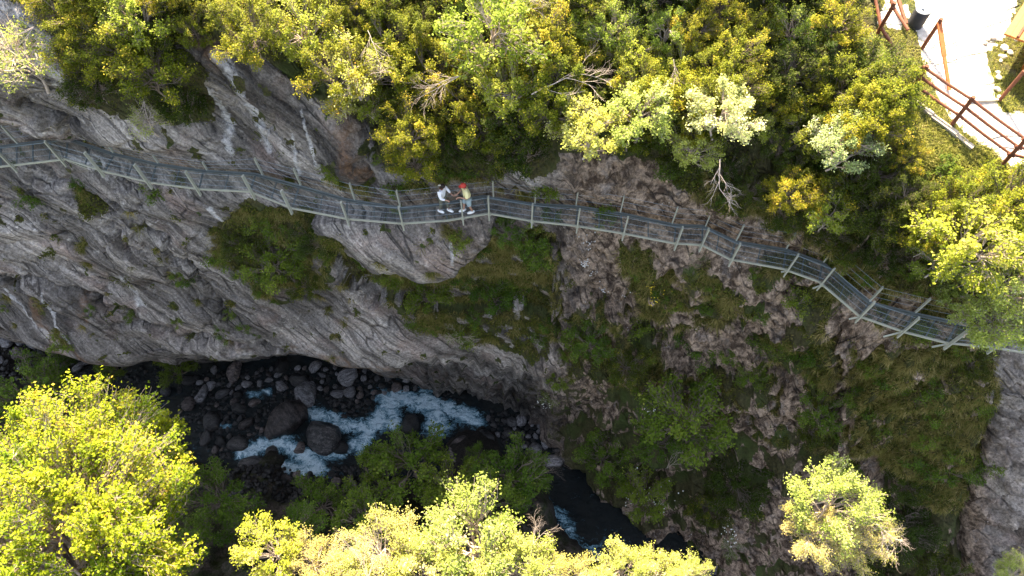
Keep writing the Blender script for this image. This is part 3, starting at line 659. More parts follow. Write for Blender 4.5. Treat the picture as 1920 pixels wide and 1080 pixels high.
# ---------------------------------------------------------------- foliage builders
def rot_to(nrm, rg):
    t = np.cross(nrm, rg.normal(size=nrm.shape)); t /= np.linalg.norm(t, axis=1)[:, None]+1e-9
    return t, np.cross(nrm, t)
def leaf_geo(C, nrm, size, rg, aspect=.62):                                # folded kite leaves as quads
    nrm = nrm/np.linalg.norm(nrm, axis=1)[:, None]; t, b = rot_to(nrm, rg); s = size[:, None]
    V = np.stack([C-t*s*.5, C+b*s*aspect*.5+nrm*s*.10-t*s*.05, C+t*s*.5-nrm*s*.08, C-b*s*aspect*.5+nrm*s*.10-t*s*.05], 1)
    n = len(C); return V.reshape(-1, 3), np.arange(n*4).reshape(n, 4)
def tubes_geo(lines, k=4):
    Vs = []; Fs = []; n = 0
    for P, R in lines:
        P = np.asarray(P, float); m = len(P); t = np.gradient(P, axis=0); t /= np.linalg.norm(t, axis=1)[:, None]+1e-9
        a = np.cross(t, np.array([.31, .2, .93])); a /= np.linalg.norm(a, axis=1)[:, None]+1e-9; b = np.cross(t, a)
        an = np.arange(k)*2*math.pi/k
        V = P[:, None]+(a[:, None]*np.cos(an)[None, :, None]+b[:, None]*np.sin(an)[None, :, None])*np.asarray(R)[:, None, None]
        Vs.append(V.reshape(-1, 3)); i = np.arange(m-1)[:, None]*k; j = np.arange(k)[None]; j2 = (j+1) % k
        Fs.append(np.stack([i+j, i+j2, i+k+j2, i+k+j], -1).reshape(-1, 4)+n); n += m*k
    return np.concatenate(Vs), np.concatenate(Fs)
def curve(a, b, rg, bend=.15, n=5, droop=0):
    a = np.asarray(a, float); b = np.asarray(b, float); L = np.linalg.norm(b-a); t = np.linspace(0, 1, n)[:, None]
    o = rg.normal(size=3)*bend*L; P = a*(1-t)+b*t+o*(4*t*(1-t))*.5+rg.normal(size=(n, 3))*L*.03*np.sin(t*3.1)
    P[:, 2] -= (droop*L*t[:, 0]**2); return P
def crown(seed, R, lobes, twigs, leaves, lsize, zs=.75, trunk=2.0, spread=.75, lobe_r=(.25, .45), twig_r=.012, limb_r=.05, cluster=.10, base=None, droop=.0, upb=.5, lean=(0, 0)):
    rg = np.random.default_rng(seed); lines = []; C = []; Nn = []; T_ = []; tw_n = 0
    base = np.array(base if base is not None else (-lean[0]*R, -lean[1]*R, -trunk)); fork = np.array((0, 0, -.35*R*zs))
    stem = curve(base, fork, rg, .12, 6); lines.append((stem, np.linspace(limb_r*1.8, limb_r*1.2, 6)))
    i = 0
    for _ in range(lobes):
        i += 1; g = (i*.618034) % 1; u = 1-2*(i-.5)/lobes*.86; th = 2*math.pi*g*1.0+rg.normal()*.35
        rr = spread*(.55+.5*rg.random()); sx = math.sqrt(max(0, 1-u*u))
        lc = np.array([sx*math.cos(th)*rr*R, sx*math.sin(th)*rr*R, u*rr*R*zs]); lr = R*rg.uniform(*lobe_r)
        k = rg.integers(2, 6); st = stem[k]; lb = curve(st, lc, rg, .14, 6, droop*.5); lines.append((lb, np.linspace(limb_r, limb_r*.35, 6)))
        outw = lc/np.linalg.norm(lc)
        tt = rg.random()
        for j in range(twigs):
            d_ = rg.normal(size=3)*.75+outw*.55+np.array([0, 0, upb*.6]); d_ /= np.linalg.norm(d_)
            s0 = lb[rg.integers(2, 6)]; e = lc+d_*lr*rg.uniform(.45, 1.12); tw = curve(s0, e, rg, .12, 4, droop)
            lines.append((tw, np.linspace(twig_r, twig_r*.35, 4)))
            nl = leaves; t = rg.uniform(.35, 1.08, nl)*3; a = np.clip(t.astype(int), 0, 2); f = (t-a)[:, None]
            P = tw[a]*(1-f)+tw[a+1]*f+rg.normal(size=(nl, 3))*cluster*R*.5
            C.append(P); Nn.append(rg.normal(size=(nl, 3))*.62+np.array([0, .1, upb+.65])+outw*.25)
            tip = rg.random()*.35+tt*.5; T_.append(np.clip(tip+rg.normal(size=nl)*.14+(t/3-.6)*.25, 0, 1))
    C = np.concatenate(C); Nn = np.concatenate(Nn); T_ = np.concatenate(T_)
    V, F = leaf_geo(C, Nn, lsize*rg.uniform(.6, 1.25, len(C)), rg); bv, bf = tubes_geo(lines, 4)
    return (V, F, np.repeat(T_, 4)), (bv, bf)
def tree_proto(name, geo, lm, bmat='bark'):
    (V, F, T_), (bv, bf) = geo
    return mesh_np(name+'_crown', V, F, M[lm], False, {'tint': T_}), mesh_np(name+'_branches', bv, bf, M[bmat], True)
def plant(kind, mats, loc, sc_, rz, label, cat, group=None, parts=('crown', 'trunk'), tilt=None):
    o = empty(kind, loc, rz); o.scale = (sc_, sc_, sc_)
    if tilt: o.rotation_euler.x, o.rotation_euler.y = tilt
    link(parts[0], mats[0], o); link(parts[1], mats[1], o); tag(o, label, cat, group); return o
def swap(mesh_pair, lm):
    c = mesh_pair[0].copy(); c.materials[0] = M[lm]; return (c, mesh_pair[1])

# ---- prototypes (real sizes, metres)
BOX = [crown(100+i, 1.35, 30, 27, 13, .066, .85, 1.3, .92, (.13, .28), .006, .022, .06, droop=.04) for i in range(3)]
BOXY = [tree_proto('box', g, 'leaf_yellow') for g in BOX]; BOXD = [swap(m, 'leaf_dark') for m in BOXY]
LIGHT = [tree_proto('light', crown(200+i, 1.7, 22, 20, 12, .105, .7, 2.0, .9, (.16, .32), .009, .035, .07), 'leaf_bright', 'bark_pale') for i in range(2)]
PALE = [swap(m, 'leaf_pale') for m in LIGHT]; SILV = [swap(m, 'leaf_silver') for m in LIGHT]
THIN = [tree_proto('thin', crown(300+i, 1.3, 13, 16, 9, .075, .7, 1.6, .85, (.22, .42), .010, .03, .10, droop=.25, upb=.2), 'leaf_pale', 'bark_pale') for i in range(2)]
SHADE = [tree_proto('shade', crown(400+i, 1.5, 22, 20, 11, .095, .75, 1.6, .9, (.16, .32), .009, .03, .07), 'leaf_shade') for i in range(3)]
SMALL = [tree_proto('small', crown(500+i, .55, 8, 14, 9, .06, .7, .35, .75, (.3, .5), .004, .012, .14), 'leaf_shade') for i in range(3)]
TAN = [tree_proto('tan', crown(600+i, 2.0, 20, 28, 15, .075, .8, 3.0, .85, (.2, .38), .010, .035, .07), 'leaf_tan', 'bark_pale') for i in range(2)]
YTREE = [tree_proto('ytree', crown(650+i, 2.2, 22, 30, 14, .105, .8, 3.5, .85, (.2, .38), .011, .045, .07), 'leaf_bright', 'bark_pale') for i in range(2)]
for m in YTREE: m[0].materials[0] = M['leaf_yellow2'] = M.get('leaf_yellow2') or leafmat('leaf_yellow2', (.25, .32, .05), (.45, .49, .12), (.66, .60, .30))
BUILT = {}
def veg_at(px, py, rpx, protos, R0, kind, label, cat, group=None, lift=.5, z=None, i=None, tl=None, parts=('crown', 'trunk')):
    if z is None:
        p, n = ground(px, py); p = p+Vector((0, 0, 1))*0
        h = rpx/scale_at(p)*lift; p = p+n*h*.7+Vector((0, 0, h*.5))
        # keep the crown where the photo shows it
        q = at(px, py, p.z); p = Vector((q.x, q.y, p.z))
        if lift > 0:
            g_, n2_ = ground(px, py); p = g_+(Vector((0, 0, CAMH))-g_).normalized()*h
    else: p = at(px, py, z)
    s = rpx/scale_at(p)/R0
    pr = protos[(i if i is not None else random.randrange(99)) % len(protos)]
    return plant(kind, pr, p, s, random.uniform(0, 6.28), label, cat, group, parts, tilt=tl)

# ---- thicket above the cliff
zone = [(-90, -120), (60, -10), (115, 60), (160, 110), (330, 60), (480, 75), (580, 110), (640, 170), (700, 230), (760, 300), (850, 310), (960, 290), (1060, 240), (1200, 260), (1300, 330), (1420, 380), (1540, 430), (1650, 500), (1690, 440), (1740, 380), (1690, 250), (1680, 200), (1590, 60), (1575, -20), (1570, -130)]
zx = np.array([0.]); pts = []
tries = 0
while tries < 9000 and len(pts) < 190:
    tries += 1; x = random.uniform(-90, 1740); y = random.uniform(-120, 510)
    if not inpoly(zone, np.array([x]), np.array([y]))[0]: continue
    if all((x-a)**2+(y-b)**2 > 50**2 for a, b in pts): pts.append((x, y))
for i, (x, y) in enumerate(pts):
    yel = random.random() < (.52 if y < 230 else .25)
    r = random.uniform(46, 80) if y < 250 else random.uniform(40, 60)
    if random.random() < (.18 if y < 260 else .08): veg_at(x, y, r*.8, LIGHT, 1.7, 'shrub', 'broad leaved light green shrub mixed into the thicket above the cliff', 'shrub', 'light green shrubs of the clifftop thicket', .8)
    elif yel: veg_at(x, y, r, BOXY, 1.35, 'shrub', 'yellow green shrub with tiny leaves packed in the sunlit thicket above the cliff', 'shrub', 'yellow green shrubs of the clifftop thicket', random.uniform(.5, 1.3))
    else: veg_at(x, y, r, BOXD, 1.35, 'shrub', 'dark green shrub with tiny leaves darkened as shade, packed in the thicket above the cliff', 'shrub', 'dark green shrubs of the clifftop thicket', .45)

# ---- trees one can tell apart
NAMED = [
 (30, 95, 88, THIN, 1.3, 'tree', 'sparse pale tree with bare white twigs in the top left corner', 1.3), (250, 25, 85, LIGHT, 1.7, 'tree', 'light green tree on the cliff top just right of the top left corner', .9),
 (285, 125, 82, BOXY, 1.35, 'shrub', 'golden yellow shrub hanging over the rock face left of the white streaks', .9), (170, 150, 62, BOXD, 1.35, 'shrub', 'dark shrub on the rock face, left of the golden one', .6),
 (330, 200, 58, BOXD, 1.35, 'shrub', 'dark shrub hanging below the golden one beside the white streaks', .7), (272, 218, 44, THIN, 1.3, 'shrub', 'thin pale twiggy shrub dangling below the golden shrub', 1.0),
 (560, 60, 78, LIGHT, 1.7, 'tree', 'loose light green tree right of the white streaked rock', 1.0), (660, 118, 74, THIN, 1.3, 'tree', 'sparse pale tree with hanging twigs above the rock chimney', 1.5),
 (640, 190, 38, THIN, 1.3, 'shrub', 'small pale shrub dangling over the dark rock chimney', 1.2), (925, 50, 112, LIGHT, 1.7, 'tree', 'broad bright green tree at the top edge, above the two walkers', 1.3),
 (960, 165, 72, LIGHT, 1.7, 'tree', 'fresh green tree halfway between the top edge and the two walkers', 1.3), (1100, 235, 74, PALE, 1.7, 'tree', 'pale green tree overhanging the brown rock, left half of the pair', 1.5),
 (1205, 205, 80, PALE, 1.7, 'tree', 'pale green tree overhanging the brown rock, right half of the pair', 1.5), (1355, 205, 76, SILV, 1.7, 'tree', 'whitish leaved tree above the bare forked branch', 1.6),
 (1300, 275, 56, PALE, 1.7, 'tree', 'pale yellowish tree low on the cliff above the bare forked branch', 1.3), (1580, 262, 72, SILV, 1.7, 'tree', 'whitish leaved tree between the thicket and the gravel terrace', 1.4),
 (1480, 360, 52, BOXY, 1.35, 'shrub', 'golden shrub standing out low in the dark thicket above the walkway', 1.2), (1672, 170, 74, BOXY, 1.35, 'shrub', 'large olive yellow bush overgrowing the timber fence', 1.3),
 (1640, 210, 70, BOXY, 1.35, 'shrub', 'olive yellow bush below the one that overgrows the fence', 1.1), (800, 235, 42, BOXY, 1.35, 'shrub', 'orange tinged shrub left of the fresh green tree', 1.2),
 (1840, 470, 112, LIGHT, 1.7, 'tree', 'big bright tree at the right edge beyond the walkway', 1.6), (1760, 420, 70, BOXY, 1.35, 'shrub', 'yellow bush left of the big bright tree', 1.2),
 (1890, 600, 76, PALE, 1.7, 'tree', 'pale tree covering the right end of the walkway', 2.6), (1890, 370, 80, BOXY, 1.35, 'shrub', 'yellow green bush below the gravel terrace at the right edge', 1.0),
 (1700, 360, 52, BOXD, 1.35, 'shrub', 'dark bush under the low concrete wall', .9), (1650, 420, 60, BOXD, 1.35, 'shrub', 'dark green bush on the slope left of the big bright tree', .9),
 (1560, 400, 56, LIGHT, 1.7, 'shrub', 'mid green bush above the kinked part of the walkway', 1.0),
 (1800, 370, 66, BOXY, 1.35, 'shrub', 'yellow bush between the concrete wall and the big bright tree', 1.0), (1900, 520, 84, PALE, 1.7, 'tree', 'pale tree merging with the big bright tree at the right edge', 1.8), (1775, 500, 58, LIGHT, 1.7, 'shrub', 'bright bush at the left foot of the big bright tree', 1.5),
 (1850, 610, 56, PALE, 1.7, 'tree', 'pale branch end of leaves drooping onto the walkway left of the pale tree', 3.0),
 (1788, 560, 40, PALE, 1.7, 'shrub', 'small pale bush growing at the walkway rail by the big bright tree', 1.2),
]
for i, (x, y, r, pr, R0, k, lab, lf) in enumerate(NAMED): veg_at(x, y, r, pr, R0, k, lab, k, None, lf, i=i)
LOW = [
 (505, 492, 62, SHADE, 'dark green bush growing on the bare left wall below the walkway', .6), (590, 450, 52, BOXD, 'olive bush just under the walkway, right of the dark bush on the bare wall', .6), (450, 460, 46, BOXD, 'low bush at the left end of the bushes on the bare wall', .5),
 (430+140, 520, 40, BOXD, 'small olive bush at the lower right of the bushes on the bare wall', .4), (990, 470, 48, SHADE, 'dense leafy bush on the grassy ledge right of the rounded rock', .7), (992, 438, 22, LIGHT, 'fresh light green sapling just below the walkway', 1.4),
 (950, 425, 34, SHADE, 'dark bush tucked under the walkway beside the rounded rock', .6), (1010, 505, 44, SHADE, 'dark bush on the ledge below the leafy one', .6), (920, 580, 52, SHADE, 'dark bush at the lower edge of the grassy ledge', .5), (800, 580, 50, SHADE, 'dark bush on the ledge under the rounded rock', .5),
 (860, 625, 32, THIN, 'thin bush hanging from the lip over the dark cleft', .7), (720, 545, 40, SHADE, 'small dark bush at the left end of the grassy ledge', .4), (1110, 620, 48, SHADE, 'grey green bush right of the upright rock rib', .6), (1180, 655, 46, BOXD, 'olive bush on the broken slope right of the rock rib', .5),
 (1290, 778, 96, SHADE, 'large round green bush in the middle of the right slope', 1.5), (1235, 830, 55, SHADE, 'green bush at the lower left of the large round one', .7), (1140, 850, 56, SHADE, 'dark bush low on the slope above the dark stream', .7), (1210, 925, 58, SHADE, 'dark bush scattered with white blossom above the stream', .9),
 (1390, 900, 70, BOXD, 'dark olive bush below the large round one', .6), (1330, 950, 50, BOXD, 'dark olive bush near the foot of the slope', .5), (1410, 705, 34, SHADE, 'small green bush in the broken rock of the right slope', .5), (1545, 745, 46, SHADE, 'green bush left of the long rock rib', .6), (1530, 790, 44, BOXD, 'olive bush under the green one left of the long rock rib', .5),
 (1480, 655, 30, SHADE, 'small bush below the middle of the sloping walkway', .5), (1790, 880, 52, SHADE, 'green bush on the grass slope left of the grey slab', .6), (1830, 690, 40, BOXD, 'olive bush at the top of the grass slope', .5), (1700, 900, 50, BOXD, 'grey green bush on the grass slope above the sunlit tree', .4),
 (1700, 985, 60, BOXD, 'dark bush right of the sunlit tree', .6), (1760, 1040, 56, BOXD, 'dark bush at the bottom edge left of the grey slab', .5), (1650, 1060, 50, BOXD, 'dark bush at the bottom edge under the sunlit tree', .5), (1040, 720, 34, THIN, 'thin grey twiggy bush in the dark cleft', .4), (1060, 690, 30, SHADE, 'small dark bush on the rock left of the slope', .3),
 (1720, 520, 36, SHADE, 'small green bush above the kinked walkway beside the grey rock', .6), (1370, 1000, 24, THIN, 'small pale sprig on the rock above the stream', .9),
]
for i, (x, y, r, pr, lab, lf) in enumerate(LOW):
    R0 = {id(SHADE): 1.5, id(BOXD): 1.35, id(LIGHT): 1.7, id(THIN): 1.3}[id(pr)]
    if pr is THIN: pr = [swap(m, 'leaf_shade') for m in THIN]
    if pr is LIGHT: pr = [swap(m, 'leaf_bright') for m in SMALL]; R0 = .55
    veg_at(x, y, r, pr, R0, 'bush', lab, 'bush', None, lf, i=i)
# small tufts of leaves all over the walls
for i in range(230):
    for _ in range(60):
        x = random.uniform(-20, 1940); y = random.uniform(300, 1060); c = int(round((x-gx[0])/STEP))
        if y > PY[lip_row-1, c]-8: continue
        r_ = int(np.argmin(np.abs(PY[:lip_row, c]-y))); v = veg[r_, c]
        if x < 1000:
            okk = v > .35 or (random.random() < .05) or abs(dline(GROOVES[2][0], np.array([x]), np.array([y]))[0][0]) < 14 or abs(dline([(140, 570), (250, 610), (420, 630)], np.array([x]), np.array([y]))[0][0]) < 12
        else: okk = v > .5 or random.random() < .06
        if okk and not (x > 1860 and y > 700): break
    left = x < 1000
    veg_at(x, y, random.uniform(9, 19) if left and v < .3 else random.uniform(15, 32), SMALL, .55, 'plant', 'small clump of green leaves clinging to the bare left wall' if left else 'small leafy clump on the broken right slope', 'plant', 'leaf clumps on the left wall' if left else 'leaf clumps on the right slope', .2, parts=('leaves', 'stem'))

# ---- grass and creeping cover, nobody could count it
def blades(n, seed, test, lmin, lmax, wd, per, name, mat, label, cat, rad=.13):
    rg = np.random.default_rng(seed); rr = rg.integers(0, lip_row-2, n*30); cc = rg.integers(80, NC-80, n*30)
    ok = test(rr, cc, rg); rr = rr[ok][:n]; cc = cc[ok][:n]
    P = W3[rr, cc]; Nm = NRM2[rr, cc]; V = []; T_ = []; m = len(P); tl = rg.random(m); sz = rg.uniform(.6, 1.35, m)[:, None]
    side = np.cross(Nm, np.array([0, 0, 1.])); side /= np.linalg.norm(side, axis=1)[:, None]+1e-6; upv = np.cross(side, Nm)
    for k in range(per):
        an = rg.uniform(0, 6.28, m)[:, None]; rd = np.sqrt(rg.random(m))[:, None]*rad*sz
        off = side*np.cos(an)*rd*1.3+upv*np.sin(an)*rd
        a = P+off; d_ = Nm*1.0+off/rad*.55+rg.normal(size=(m, 3))*.16+np.array([0, 0, .2]); d_ /= np.linalg.norm(d_, axis=1)[:, None]
        L_ = rg.uniform(lmin, lmax, m)[:, None]*sz; mid_ = a+d_*L_*.5; e = mid_+d_*L_*.22+np.array([0, -.1, -1.])*L_*.45+off*.6
        s = np.cross(d_, rg.normal(size=(m, 3))); s /= np.linalg.norm(s, axis=1)[:, None]; s = s*wd
        V.append(np.stack([a-s, a+s, mid_+s*.8, mid_-s*.8, e+s*.15, e-s*.15], 1)); T_.append(np.repeat(np.clip(tl*.75+rg.normal(size=m)*.12+.1, 0, 1), 6))
    V = np.concatenate(V).reshape(-1, 3); q = np.arange(len(V)//6)[:, None]*6
    F = np.concatenate([q+np.array([0, 1, 2, 3]), q+np.array([3, 2, 4, 5])])
    o = link(name, mesh_np(name, V, F, mat, False, {'tint': np.concatenate(T_)})); return tag(o, label, cat, kind='stuff')
M['grass'] = leafmat('grass', (.12, .13, .025), (.38, .30, .10), (.58, .46, .22), .3)
M['creeper'] = leafmat('creeper', (.055, .075, .012), (.15, .16, .024), (.28, .24, .06), .35)
gr_n = fbm(W3*.8+71, 3)
big = inpoly([(1570, 620), (1900, 640), (1900, 900), (1800, 1090), (1600, 1000), (1570, 800)], PX, PY) | inpoly([(680, 500), (1050, 430), (1050, 560), (760, 600)], PX, PY) | inpoly([(1130, 440), (1300, 470), (1300, 620), (1180, 600)], PX, PY)
def tg(r, c, rg): return (veg[r, c] > .55) & (PY[r, c] > 330) & ((big[r, c] & (gr_n[r, c] > -.35)) | (gr_n[r, c] > .05))
blades(7500, 3, tg, .14, .36, .009, 26, 'grass', M['grass'], 'long dry and green grass hanging from the shaded ledges', 'grass')
def tg2(r, c, rg): return ((veg[r, c] > .6) | (rg.random(len(r)) < .0)) & (gravel[r, c] < .4) & (PX[r, c] > 1640) & (PY[r, c] < 420) & (PY[r, c] > -120)
blades(3500, 4, tg2, .06, .20, .008, 14, 'short_grass', leafmat('short_grass', (.17, .20, .03), (.32, .30, .07), (.45, .38, .16), .3), 'short sunlit grass around the gravel terrace', 'grass')
rg = np.random.default_rng(9); rr = rg.integers(0, lip_row, 600000); cc = rg.integers(60, NC-60, 600000)
ok = (veg[rr, cc] > .5) & (gravel[rr, cc] < .3) & ((PX[rr, cc] < 1650) | (PY[rr, cc] > 420)) & (fbm(W3[rr, cc]*1.1+40, 3) > (-.05)) & (PY[rr, cc] > -140) & ((PY[rr, cc] > 330) | (rg.random(len(rr)) < .25)); rr = rr[ok][:95000]; cc = cc[ok][:95000]
C = W3[rr, cc]+NRM2[rr, cc]*(rg.random((len(rr), 1))*.22)+rg.normal(size=(len(rr), 3))*.05
V, F = leaf_geo(C, NRM2[rr, cc]*.5+rg.normal(size=C.shape)*.5+np.array([0, 0, .6]), rg.uniform(.05, .12, len(C)), rg)
tag(link('ground_cover', mesh_np('ground_cover', V, F, M['creeper'], False, {'tint': np.repeat(np.clip(rg.normal(.4, .25, len(C)), 0, 1), 4)})), 'low creeping green plants covering the soil of the ledges and thicket floor', 'ground cover', kind='stuff')

# ---- blossoms and flowers (part of nothing one could count)
M['lichen'] = plain('lichen', (.55, .53, .50), .8, var=.2)
def dots(name, label, cat, regs, mat, size, n, lift=.35):
    mb = []; rg = np.random.default_rng(77)
    for (x, y, r) in regs:
        for k in range(n):
            a = rg.normal(size=2)*r*.5; p, nn = ground(x+a[0], y+a[1]); p = p+(Vector((0, 0, CAMH))-p).normalized()*(lift+rg.random()*.4); mb.append(p)
    C = np.array(mb); V, F = leaf_geo(C, rg.normal(size=C.shape)*.3+np.array([0, -.4, 1]), np.full(len(C), size)*rg.uniform(.6, 1.2, len(C)), rg, .95)
    tag(link(name, mesh_np(name, V, F, mat)), label, cat, kind='stuff')
dots('white_blossom', 'scattered tiny white flower heads on the dark bushes above the stream', 'flowers', [(1210, 925, 38), (1190, 900, 30), (1230, 760, 30), (1240, 940, 26), (1030, 745, 16), (1370, 985, 14), (930, 870, 24), (770, 840, 50)], M['blossom'], .085, 26, 1.0)
dots('yellow_flowers', 'small patch of yellow flowers on the right slope below the walkway', 'flowers', [(1236, 538, 14), (1225, 530, 8)], M['flower_yellow'], .07, 26, .1)
dots('lichen', 'white lichen spots on the brown rock below the walkway', 'lichen', [(1120, 515, 14), (1105, 445, 18), (1130, 545, 12), (1095, 480, 10), (1170, 555, 10)], M['lichen'], .075, 22, .02)

# ---------------------------------------------------------------- trees in the gorge and on the near bank
def big_tree(label, px, py, z, R, seed, mat, bmat, lobes, twigs, leaves, ls, trunk, lobe_r=(.16, .30), zs=.75, limb=.12, kind='tree', twig_r=.014, cluster=.05, lean=(0, 0), spread=.9):
    p = at(px, py, z); g = crown(seed, R, lobes, twigs, leaves, ls, zs, trunk, spread, lobe_r, twig_r, limb, cluster, lean=lean)
    m = tree_proto(kind, g, mat, bmat); return plant(kind, m, p, 1, 0, label, 'tree')
big_tree('huge bright yellow green tree with pale limbs filling the lower left corner', 85, 985, -3.5, 5.4, 900, 'leaf_maple', 'bark_pale', 150, 40, 16, .125, 10, (.08, .21), .62, .11, lean=(.3, .5), twig_r=.011, cluster=.022)
big_tree('yellow green tree, lower and right of the huge one in the lower left', 250, 830, -7.5, 2.2, 901, 'leaf_maple', 'bark_pale', 20, 36, 15, .13, 7, (.2, .36), .7, .06)
big_tree('dark green tree in shade at the left edge, behind the huge tree', 50, 735, -12, 2.1, 902, 'leaf_shade', 'bark', 18, 26, 12, .13, 8, (.2, .36), .7, .06)
NEAR = [(505, 1035, 72, LIGHT, 1.7, 'leaf_y', 'rounded light green tree at the bottom edge, left of the tan tree', -5), (585, 1060, 62, TAN, 2.0, None, 'pale tree at the bottom edge between the rounded light one and the tan one', -5.5),
 (715, 1050, 98, TAN, 2.0, None, 'tan tree full of catkins and pale twigs at the bottom edge', -5), (880, 1020, 116, YTREE, 2.2, None, 'large yellow tree in the middle of the bottom edge', -4.5), (960, 1060, 84, YTREE, 2.2, None, 'yellow tree at the right shoulder of the large yellow one', -4.8),
 (800, 1075, 90, YTREE, 2.2, None, 'yellow tree between the tan one and the large yellow one', -4.6), (1085, 1092, 66, TAN, 2.0, None, 'tan tree at the bottom edge beside the stream', -5.2), (1235, 1082, 58, YTREE, 2.2, None, 'yellow tree at the bottom edge in front of the stream', -4.8),
 (1165, 1068, 62, YTREE, 2.2, None, 'yellow tree at the bottom edge overlapping the lower stream', -4.9), (1290, 1095, 54, YTREE, 2.2, None, 'small yellow tree at the bottom edge by the foot of the right slope', -5), (1565, 935, 84, YTREE, 2.2, 'leaf_pale', 'lone sunlit green tree standing out of the shaded right slope', -3.2), (1535, 1000, 66, TAN, 2.0, None, 'pale sunlit tree below the lone green one on the right slope', -4.2),
 (1620, 1010, 66, TAN, 2.0, None, 'pale twiggy sunlit tree at the lower right of the lone green one', -4.6), (1905, 1075, 40, YTREE, 2.2, None, 'sunlit tree tip in the lower right corner', -4.5), (660, 1100, 70, YTREE, 2.2, None, 'low yellow tree under the tan one at the bottom edge', -5)]
for i, (x, y, r, pr, R0, mt, lab, z) in enumerate(NEAR):
    if mt: pr = [swap(m, mt if mt == 'leaf_pale' else 'leaf_bright') for m in pr]
    o = veg_at(x, y, r*1.05, pr, R0, 'tree', lab, 'tree', z=z, i=i)
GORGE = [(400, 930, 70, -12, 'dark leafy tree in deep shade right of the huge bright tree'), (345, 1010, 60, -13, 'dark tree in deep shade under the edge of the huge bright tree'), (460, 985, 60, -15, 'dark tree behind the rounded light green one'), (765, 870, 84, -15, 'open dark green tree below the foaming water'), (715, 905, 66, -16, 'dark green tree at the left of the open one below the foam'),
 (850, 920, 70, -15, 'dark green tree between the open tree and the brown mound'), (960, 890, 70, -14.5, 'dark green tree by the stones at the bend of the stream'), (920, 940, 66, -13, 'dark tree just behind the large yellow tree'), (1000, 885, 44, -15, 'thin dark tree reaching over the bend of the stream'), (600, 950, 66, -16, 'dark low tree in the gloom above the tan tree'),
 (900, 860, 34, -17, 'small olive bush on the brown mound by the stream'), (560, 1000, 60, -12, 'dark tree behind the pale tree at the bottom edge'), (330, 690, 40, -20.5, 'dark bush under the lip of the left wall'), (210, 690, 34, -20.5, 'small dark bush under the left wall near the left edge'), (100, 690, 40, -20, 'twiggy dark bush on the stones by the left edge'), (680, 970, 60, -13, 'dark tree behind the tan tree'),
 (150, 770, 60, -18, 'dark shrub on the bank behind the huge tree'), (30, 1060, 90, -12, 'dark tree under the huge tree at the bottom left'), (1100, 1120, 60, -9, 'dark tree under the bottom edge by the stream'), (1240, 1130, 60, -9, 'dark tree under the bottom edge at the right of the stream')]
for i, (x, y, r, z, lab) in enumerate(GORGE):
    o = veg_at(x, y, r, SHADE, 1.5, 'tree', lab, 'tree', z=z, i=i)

# ---- bare dead branches
def dead(label, px, py, n, L, ang, seed, lift=1.6, spread=.9, r0=.03, z=None, mat='bark_pale'):
    rg = random.Random(seed)
    if z is None: p, nn = ground(px, py); p = p+(Vector((0, 0, CAMH))-p).normalized()*lift
    else: p = at(px, py, z)
    k = scale_at(p); g = MB()
    R_v = Vector((1, 0, 0)); U_v = Vector((0, math.cos(TILT), math.sin(TILT))); F_v = Vector((0, -math.sin(TILT), math.cos(TILT)))
    def grow(q, a, l, r, dep, fz):
        P = [q]; aa = a
        for s in range(4):
            aa += rg.uniform(-.16, .16); q = q+(R_v*math.cos(aa)+U_v*math.sin(aa)+F_v*fz)*l/4; P.append(q)
        g.tube(P, [r*(1-.16*s) for s in range(5)], 4 if dep < 2 else 3)
        if dep < 4:
            for s in range(1, 5):
                if dep == 0 or rg.random() < .75: grow(P[s], aa+rg.choice((-1, 1))*rg.uniform(.25, .75)*spread, l*rg.uniform(.45, .72), r*.55, dep+1, fz*.5+rg.uniform(-.25, .25))
    for i in range(n): grow(Vector((0, 0, 0)), ang+(i-(n-1)/2)*.35, L*.72, r0*.6, 0, rg.uniform(-.2, .2))
    o = g.build('dead_branch', M[mat]); o.location = p; return tag(o, label, 'branch')
dead('fan of bare pale branches pointing left, above the left walker', 860, 140, 2, 1.35, math.pi+.35, 5, 2.4, .8)
dead('long bare forked branch reaching up to the right', 1000, 178, 1, 2.3, .38, 8, 2.4, .7, .04)
dead('bare white forked branch hanging down over the right half of the walkway', 1350, 300, 1, 1.3, -math.pi/2, 3, 2.3, .9, .045)
dead('thin bare twigs in the top edge thicket', 960, 15, 2, 1.0, .3, 12, 3.0, .8, .02)
dead('bare twig hanging at the right of the pale pair of trees', 1262, 110, 1, .8, -1.5, 21, 2.0, .8, .018)
dead('bare twig dangling in the pale sparse tree above the rock chimney', 690, 60, 1, 1.1, -1.0, 22, 2.8, .7, .02)
dead('bare pale branches among the leaves of the big bright tree', 1720, 500, 1, 1.0, .3, 23, 2.0, .8, .025)
dead('bare pale branches of the sunlit tree on the right slope', 1640, 980, 2, 1.2, -.6, 24, z=-3.2)
dead('bare white branches rising from the tan tree at the bottom edge', 690, 1085, 4, 1.35, 1.6, 25, z=-3.4, r0=.014)
dead('bare twigs sticking out at the right of the large yellow tree', 1000, 1020, 2, .9, 1.2, 26, z=-4.2, r0=.016)
dead('bare white branches in the top left corner', 60, 50, 3, 1.3, -2.4, 27, 2.6, r0=.025)
dead('pale twigs dangling under the golden shrub on the left rock', 268, 195, 3, .75, -1.5, 28, 1.6, r0=.016)
dead('thin bare branch in the dark tree below the foam', 775, 880, 2, 2.0, 1.9, 29, z=-14.5, r0=.02, mat='bark')
dead('thin bare branches in the dark tree by the bend of the stream', 985, 910, 2, 2.2, .9, 30, z=-14, r0=.02, mat='bark')
dead('thin grey branches below the white blossom bush', 1250, 870, 2, 1.5, .9, 31, 1.5, r0=.02)

